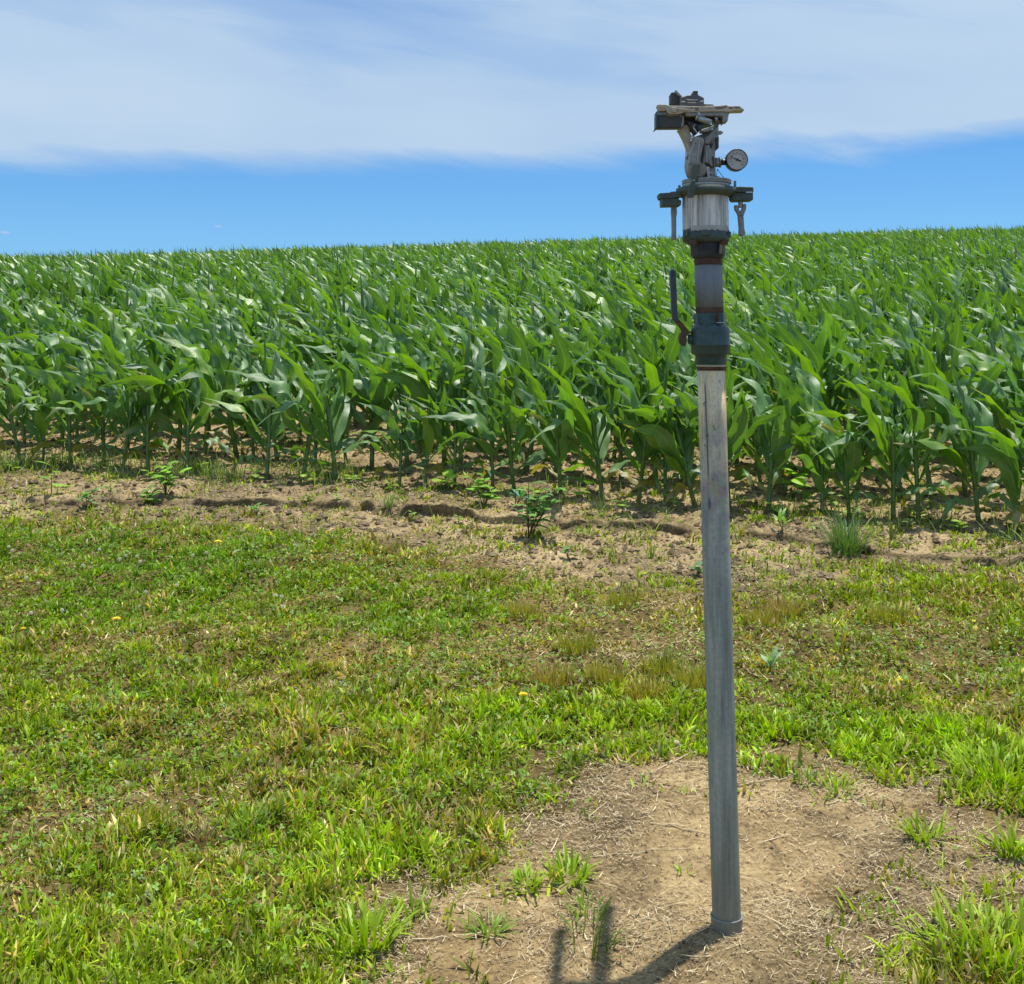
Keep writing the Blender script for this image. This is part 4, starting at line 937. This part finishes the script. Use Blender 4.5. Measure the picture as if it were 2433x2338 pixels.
# swivel flange
MB().lathe([ring(446, 56, cxr), ring(440, 56.5, cxr), ring(437, 55, cxr)], 56).build('swivel_seal', M_PALE, riser)
MB().lathe([ring(441, 50, cxr), ring(439, 57, cxr+1), ring(436, 59, cxr+1), ring(435, 57, cxr+1), ring(433.5, 57, cxr+1), ring(431, 59, cxr+1), ring(428.5, 57, cxr+1), ring(427, 34, cxr+1), ring(421, 31, cxr+1)], 56).build('swivel_flange', M_ALU, riser)
MB().prism(c1((985, 1525), (1160, 1515), (1162, 1570), (985, 1572)), Y0, -.038, .03).build('flange_boss', M_ALU, riser, .002)
MB().prism(c1((1195, 1520), (1275, 1520), (1275, 1548), (1195, 1548)), Y0, -.01, .01).build('pivot_tab', M_RUST, riser, .001)
# head body casting
body = MB()
body.prism(c1((772, 1000), (850, 880), (990, 830), (1140, 760), (1228, 690), (1228, 1062), (1180, 1062), (1172, 1200), (1190, 1540), (990, 1560), (770, 1400), (752, 1300)), Y0, -.018, .06)
headb = body.build('head_body', M_ALU, riser, .005)
m = MB(); m.prism(c1((850, 885), (905, 868), (1000, 900), (1010, 990), (975, 1130), (948, 1312), (885, 1325), (770, 1308), (790, 1120), (822, 1010)), Y0, -.050, -.012)
m.build('front_cover', M_ALU, headb, .005)
m = MB(); m.prism(c1((1000, 1000), (1130, 990), (1110, 1110), (1145, 1190), (1180, 1350), (1110, 1345), (1070, 1290), (960, 1300), (985, 1150)), Y0, -.034, -.012)
m.build('side_web', M_ALU, headb, .004)
m = MB().prism(c1((1000, 905), (1150, 765), (1160, 900), (1090, 985), (1010, 1000)), Y0, -.04, -.01); m.build('shoulder', M_ALU, headb, .004)
a = P(1520+862/6.533, 190+1430/6.533, Y0)
m = MB(); m.tube([a+np.array([0, -.052, 0]), a+np.array([0, -.046, 0]), a+np.array([0, .01, 0])], [.019, .0235, .0245], 28); m.build('pivot_boss', simple('dusty_boss', (.27, .255, .20), .6, .3, .4, .3, 50), headb)
MB().prism(c1((830, 1310), (945, 1312), (900, 1500), (880, 1570), (815, 1560), (795, 1480)), Y0, -.062, -.05).build('drive_link', M_DARK, headb, .0015)
m = MB().prism(c1((1030, 1345), (1080, 1345), (1085, 1425), (1140, 1430), (1142, 1450), (1090, 1452), (1085, 1495), (1150, 1500), (1152, 1520), (1055, 1522)), Y0, -.045, -.036); m.build('trip_lever', M_PALE, headb, .0008)
MB().prism(c1((1172, 900), (1232, 880), (1228, 1060), (1180, 1062)), Y0, -.022, .05).build('rear_bracket', M_BLACK, headb, .002)
MB().prism(c1((1000, 1000), (1018, 1000), (1000, 1150), (975, 1312), (950, 1312), (985, 1130)), Y0, -.052, -.036).build('cover_gap_shade', M_BLACK, headb, .0005)  # solid black strip standing in for shade between cover and web
MB().prism(c1((990, 1302), (1045, 1292), (1050, 1500), (1000, 1500)), Y0, -.030, -.012).build('under_web_shade', M_BLACK, headb, .0005)  # black piece painted as the shade under the web
MB().prism(c1((750, 640), (930, 690), (930, 790), (885, 835), (845, 830), (800, 760), (760, 700)), Y0, -.028, .0).build('under_bolt_shade', M_BLACK, headb, .001)  # black filler in place of the shade below the top bolt
MB().prism(c1((925, 930), (940, 930), (900, 1290), (885, 1290)), Y0, -.053, -.048).prism(c1((1060, 1010), (1075, 1010), (1040, 1130), (1050, 1280), (1035, 1280), (1022, 1130)), Y0, -.0365, -.032).build('rib_highlight', M_PALE, headb, .0008)  # thin pale ribs with highlights put into their colour
MB().prism(c1((1125, 1190), (1150, 1180), (1165, 1330), (1140, 1340)), Y0, -.037, -.030).prism(c1((1090, 985), (1145, 980), (1120, 1060), (1095, 1050)), Y0, -.037, -.030).build('recess_shade', M_BLACK, headb, .0008)  # raised black pieces imitating shaded recesses of the casting
# left brace arm
MB().prism(c1((600, 752), (655, 740), (690, 690), (760, 690), (800, 860), (790, 960), (772, 1110), (735, 1010), (690, 900), (640, 800)), Y0, -.012, .035).build('brace_arm', M_PLATE, headb, .003)
MB().tube([P(1520+765/6.533, 190+708/6.533, Y0)+np.array([0, -.03, 0]), P(1520+845/6.533, 190+868/6.533, Y0)+np.array([0, -.05, 0])], .0016, 8).tube([P(1520+800/6.533, 190+765/6.533, Y0)+np.array([0, -.04, 0]), P(1520+842/6.533, 190+712/6.533, Y0)+np.array([0, -.036, 0])], .0012, 6).build('spring_wire', M_STEEL, headb)
# bolts
def bolt(x, y, r, hgt, nm='bolt', dy=-.03, parent=None, mat=None, up=True):
    a = P(1520+x/6.533, 190+y/6.533, Y0)+np.array([0, dy, 0]); v = np.array([0, 0, hgt]) if up else np.array([-hgt, 0, 0])
    MB().tube([a, a+v], r, 6, smooth=False).tube([a-v*.2, a], r*1.25, 14).build(nm, mat or M_STEEL, parent or headb, .0008)
bolt(1165, 640, .0075, .008, dy=-.02); bolt(1165, 672, .0068, .006, dy=-.02, mat=M_ROD); bolt(1052, 748, .0078, .007, dy=-.042); bolt(733, 1195, .004, .008, dy=0); bolt(735, 1225, .0035, .006, dy=0, mat=M_ROD)
bolt(905, 800, .0085, .010, dy=-.035, mat=M_DARK)
m = MB().prism(c1((945, 770), (1035, 745), (1150, 700), (1150, 735), (1085, 790), (1010, 805), (960, 800)), Y0, -.055, -.02); m.build('top_lug', M_ALU, headb, .002)
m = MB(); a = P(1520+800/6.533, 190+890/6.533, Y0)+np.array([0, -.03, 0]); b = P(1520+795/6.533, 190+960/6.533, Y0)+np.array([0, -.03, 0]); m.tube([a, b], .0045, 8); a = P(1520+822/6.533, 190+1033/6.533, Y0)+np.array([0, -.05, 0]); m.tube([a, a+np.array([0, .01, 0])], .0022, 8); m.build('adjusting_screw', M_STEEL, headb)
a = P(1520+1195/6.533, 190+830/6.533, Y0); b = P(1520+1290/6.533, 190+812/6.533, Y0)
MB().tube([a, a*.4+b*.6, b], [.0045, .0058, .003], 10).build('wing_nut', M_PALE, headb)
# spring cylinder
a = P(1520+860/6.533, 190+622/6.533, Y0)+np.array([0, -.035, 0]); b = P(1520+1065/6.533, 190+712/6.533, Y0)+np.array([0, -.045, 0]); d = (b-a)
cyl = MB().tube([a, b], .0088, 20).build('damper_cylinder', simple('damper_grey', (.34, .36, .37), .35, .5, .5, .15, 60), headb)
MB().tube([a-d*.04, a+d*.04], .0095, 20).build('cylinder_cap', M_STEEL, cyl)
a2 = P(1520+885/6.533, 190+560/6.533, Y0)+np.array([0, -.036, 0]); MB().tube([a2+np.array([0, 0, -.006]), a2+np.array([0, 0, .004])], .0048, 6, smooth=False).tube([a2+np.array([.006, 0, -.004]), a2+np.array([.013, 0, .002])], .0014, 6).build('cylinder_bolt', M_STEEL, cyl)
# drive arm: deck plate, under frame
dk = MB().prism(c1((273, 382), (300, 376), (405, 380), (460, 398), (620, 402), (1000, 414), (1160, 402), (1350, 384), (1380, 402), (1550, 402), (1625, 458), (1622, 474), (1450, 478), (1390, 496), (1290, 488), (700, 496), (640, 520), (580, 528), (470, 528), (430, 500), (400, 440), (300, 430)), Y0, -.045, -.005)
deck = dk.build('deck_plate', M_PLATE, riser, .002)
MB().prism(c1((283, 392), (405, 425), (405, 478), (300, 478)), Y0, -.042, -.005).build('deck_end', M_PLATE, deck, .002)
MB().prism(c1((1000, 366), (1130, 372), (1158, 396), (1155, 410), (1000, 413)), Y0, -.012, .02).build('deck_tab', M_ALU, deck, .001)
m = MB().prism(c1((700, 492), (1388, 490), (1380, 560), (1365, 645), (1318, 650), (1300, 676), (1284, 640), (1284, 560), (720, 560)), Y0, -.040, .0); m.build('under_frame', M_ALU, deck, .002)
MB().prism(c1((645, 540), (700, 505), (1284, 540), (1284, 650), (1180, 620), (980, 690), (760, 700), (690, 690)), Y0, .0, .12).build('frame_shade_core', M_BLACK, deck, .002)  # black fill for the shaded interior, deepened to widen the cast shadow
m = MB()
for a_, b_ in (((500, 455), (545, 435)), ):
    m.prism(c1((495, 432), (575, 430), (575, 460), (560, 500), (500, 495)), Y0, -.052, -.044)
m.prism(c1((585, 440), (740, 458), (740, 468), (585, 456)), Y0, -.047, -.044).prism(c1((585, 462), (735, 474), (735, 482), (585, 474)), Y0, -.047, -.044); m.build('deck_clip', M_PLATE, deck, .0008)
m = MB()
for q in ((790, 425, 830, 440), (860, 425, 915, 470), (1180, 420, 1300, 445), (1300, 405, 1350, 425), (1390, 415, 1440, 445), (1470, 410, 1550, 430)):
    m.prism(c1((q[0], q[1]), (q[2], q[1]), (q[2], q[3]), (q[0], q[3])), Y0, -.0462, -.0445)
m.build('cast_marks', simple('plate_mark', (.19, .16, .13), .8, .2), deck)
# black box at the left
bx = MB().prism(c1((262, 545), (640, 556), (660, 742), (262, 745)), Y0, -.030, .005).build('counterweight_box', M_BLACK, riser, .003)
MB().prism(c1((252, 486), (425, 490), (452, 532), (640, 540), (640, 560), (440, 566), (425, 548), (268, 548)), Y0, -.034, .008).build('box_lid', simple('box_lid', (.17, .20, .22), .5, .2), bx, .002)
MB().prism(c1((256, 490), (282, 545), (276, 740), (262, 752), (235, 772), (240, 745), (252, 730), (252, 560)), Y0, -.034, .008).build('box_end', M_DARK, bx, .001)
MB().prism(c1((660, 545), (690, 540), (690, 690), (658, 742), (640, 742)), Y0, -.03, .01).build('box_bracket', M_ALU, bx, .002)
# head top block with ratchet
tb = MB().prism(c1((632, 262), (690, 250), (730, 235), (795, 230), (840, 158), (905, 162), (905, 225), (1000, 272), (1000, 416), (630, 416)), Y0, -.030, .030).build('top_block', simple('dark_grey_cast', (.105, .105, .115), .5, .3, .4, .3, 60), deck, .003)
m = MB().prism(c1((640, 325), (715, 330), (700, 350), (640, 342)), Y0, -.032, -.029).prism(c1((925, 345), (945, 322), (995, 318), (985, 338)), Y0, -.032, -.029).prism(c1((745, 340), (875, 342), (872, 360), (748, 357)), Y0, -.032, -.029).prism(c1((725, 300), (905, 302), (880, 318), (740, 316)), Y0, -.033, -.029)
m.build('block_rib', M_PALE, tb, .0006)
MB().prism(c1((838, 165), (905, 168), (905, 195), (840, 190)), Y0, -.032, .028).build('block_tip', M_BLACK, tb, .001)
pk = [(560, 152), (650, 250), (650, 390), (560, 388), (510, 355)]
for k in range(5): y = 335-k*30; pk += [(488, y), (486, y-14), (502, y-18)]
pk += [(495, 195), (540, 192)]
rt = MB().prism(c1(*pk), Y0, -.004, .045).build('ratchet', M_BLACK, tb, .0015)
MB().prism(c1((560, 152), (575, 165), (655, 245), (655, 262), (600, 235), (555, 195)), Y0, -.014, .02).build('ratchet_arm', simple('grey_arm', (.24, .27, .30), .5, .2), tb, .001)
# range tube and rear arm reaching away behind the head
a = np.array(P(1520+1000/6.533, 190+1050/6.533, Y0))
MB().tube([a+np.array([.006, .05, 0]), a+np.array([.022, .16, .006]), a+np.array([.058, .42, .02]), a+np.array([.066, .47, .022])], [.026, .024, .019, .022], 24).build('range_tube', M_ALU, riser)
a = P(1520+450/6.533, 190+600/6.533, Y0); b = P(1520+1200/6.533, 190+590/6.533, Y0)
m = MB().box(a+np.array([.024, .21, .030]), (.034, .32, .008), rz=-.11, rx=.155).box(b+np.array([.0, .12, .014]), (.024, .14, .010), rz=-.15, rx=.155); m.build('rear_arm', M_BLACK, deck, .002)
# pressure gauge
a = P(1520+1150/6.533, 190+1280/6.533, Y0); b = P(1520+1238/6.533, 190+1280/6.533, Y0); c = P(1520+1330/6.533, 190+1275/6.533, Y0)
gc = P(1520+1495/6.533, 190+1250/6.533, Y0); RG = 168/6.533*pxm(Y0, 2.0)
MB().tube([a, b], [.0128, .0128], 18).build('gauge_port', M_ALU, headb)
gr = MB().tube([gc+np.array([0, .014, 0]), gc+np.array([0, -.014, 0])], RG*1.0, 48)
gz = gr.build('pressure_gauge', M_GAUGEB, riser, .002)
MB().tube([b-(c-b)*.05, b+(c-b)*.14], .0142, 18).build('brass_ring', M_BRASS, gz)
MB().tube([b+(c-b)*.12, c+(c-b)*.3], .0084, 14).build('gauge_neck', M_GAUGEB, gz)
f0 = gc+np.array([0, -.0142, 0])
MB().tube([f0+np.array([0, .0005, 0]), f0+np.array([0, -.0006, 0])], RG*.935, 48).build('dial_face', M_DIAL, gz)
m = MB(); n = 48; ro, ri = RG*1.0, RG*.93
V = [f0+np.array([r*math.cos(2*math.pi*k/n), yy, r*math.sin(2*math.pi*k/n)]) for r, yy in ((ro, .001), (ro, -.0025), (ri, -.0025), (ri, .001)) for k in range(n)]
m.add(V, [(q*n+k, q*n+(k+1) % n, (q+1)*n+(k+1) % n, (q+1)*n+k) for q in range(3) for k in range(n)], True); m.build('bezel', M_GAUGEB, gz)
def rad(t, r): return f0+np.array([r*math.cos(t), -.0010, r*math.sin(t)])
m = MB()
for k in range(51):
    t = R(225-270*k/50); l = .10 if k % 5 == 0 else .055; p = rad(t, RG*.84); q = rad(t, RG*(.84-l)); s_ = np.array([-math.sin(t), 0, math.cos(t)])*RG*(.012 if k % 5 == 0 else .007)
    m.add([p-s_, p+s_, q+s_, q-s_], [(0, 1, 2, 3)])
m.build('dial_ticks', M_INK, gz)
for k in range(0, 11):
    t = R(225-270*k/10); cu = bpy.data.curves.new('t', 'FONT'); cu.body = str(k*10); cu.size = RG*.22; cu.align_x = 'CENTER'; cu.align_y = 'CENTER'
    to = bpy.data.objects.new('t', cu); COL.objects.link(to); bpy.context.view_layer.update(); me = bpy.data.meshes.new_from_object(to); bpy.data.objects.remove(to)
    o = link('dial_number', me, M_INK, gz); o.rotation_euler = (R(90), 0, 0); o.location = tuple(rad(t, RG*.60)-ROOT)
t = R(155); u = np.array([math.cos(t), 0, math.sin(t)]); s_ = np.array([-math.sin(t), 0, math.cos(t)]); q = f0+np.array([0, -.0022, 0])
m = MB().add([q+u*RG*.72-s_*RG*.012, q+u*RG*.72+s_*RG*.012, q+s_*RG*.05, q-u*RG*.28+s_*RG*.07, q-u*RG*.38+s_*RG*.10, q-u*RG*.36-s_*RG*.10, q-u*RG*.28-s_*RG*.07, q-s_*RG*.05], [(0, 1, 2, 3, 4, 5, 6, 7)])
m.tube([q+np.array([0, .001, 0]), q+np.array([0, -.001, 0])], RG*.11, 18); m.build('needle', M_INK, gz)
p0 = P(1520+1210/6.533, 190+1380/6.533, Y0); p1 = P(1520+1250/6.533, 190+1450/6.533, Y0); p2 = P(1520+1340/6.533, 190+1558/6.533, Y0)
MB().tube([P(1520+1190/6.533, 190+1405/6.533, Y0), p0, p1, p2], .0009, 6).tube([p0, P(1520+1195/6.533, 190+1470/6.533, Y0), P(1520+1180/6.533, 190+1520/6.533, Y0)], .0008, 6).build('tie_wire', M_WIRE, riser)
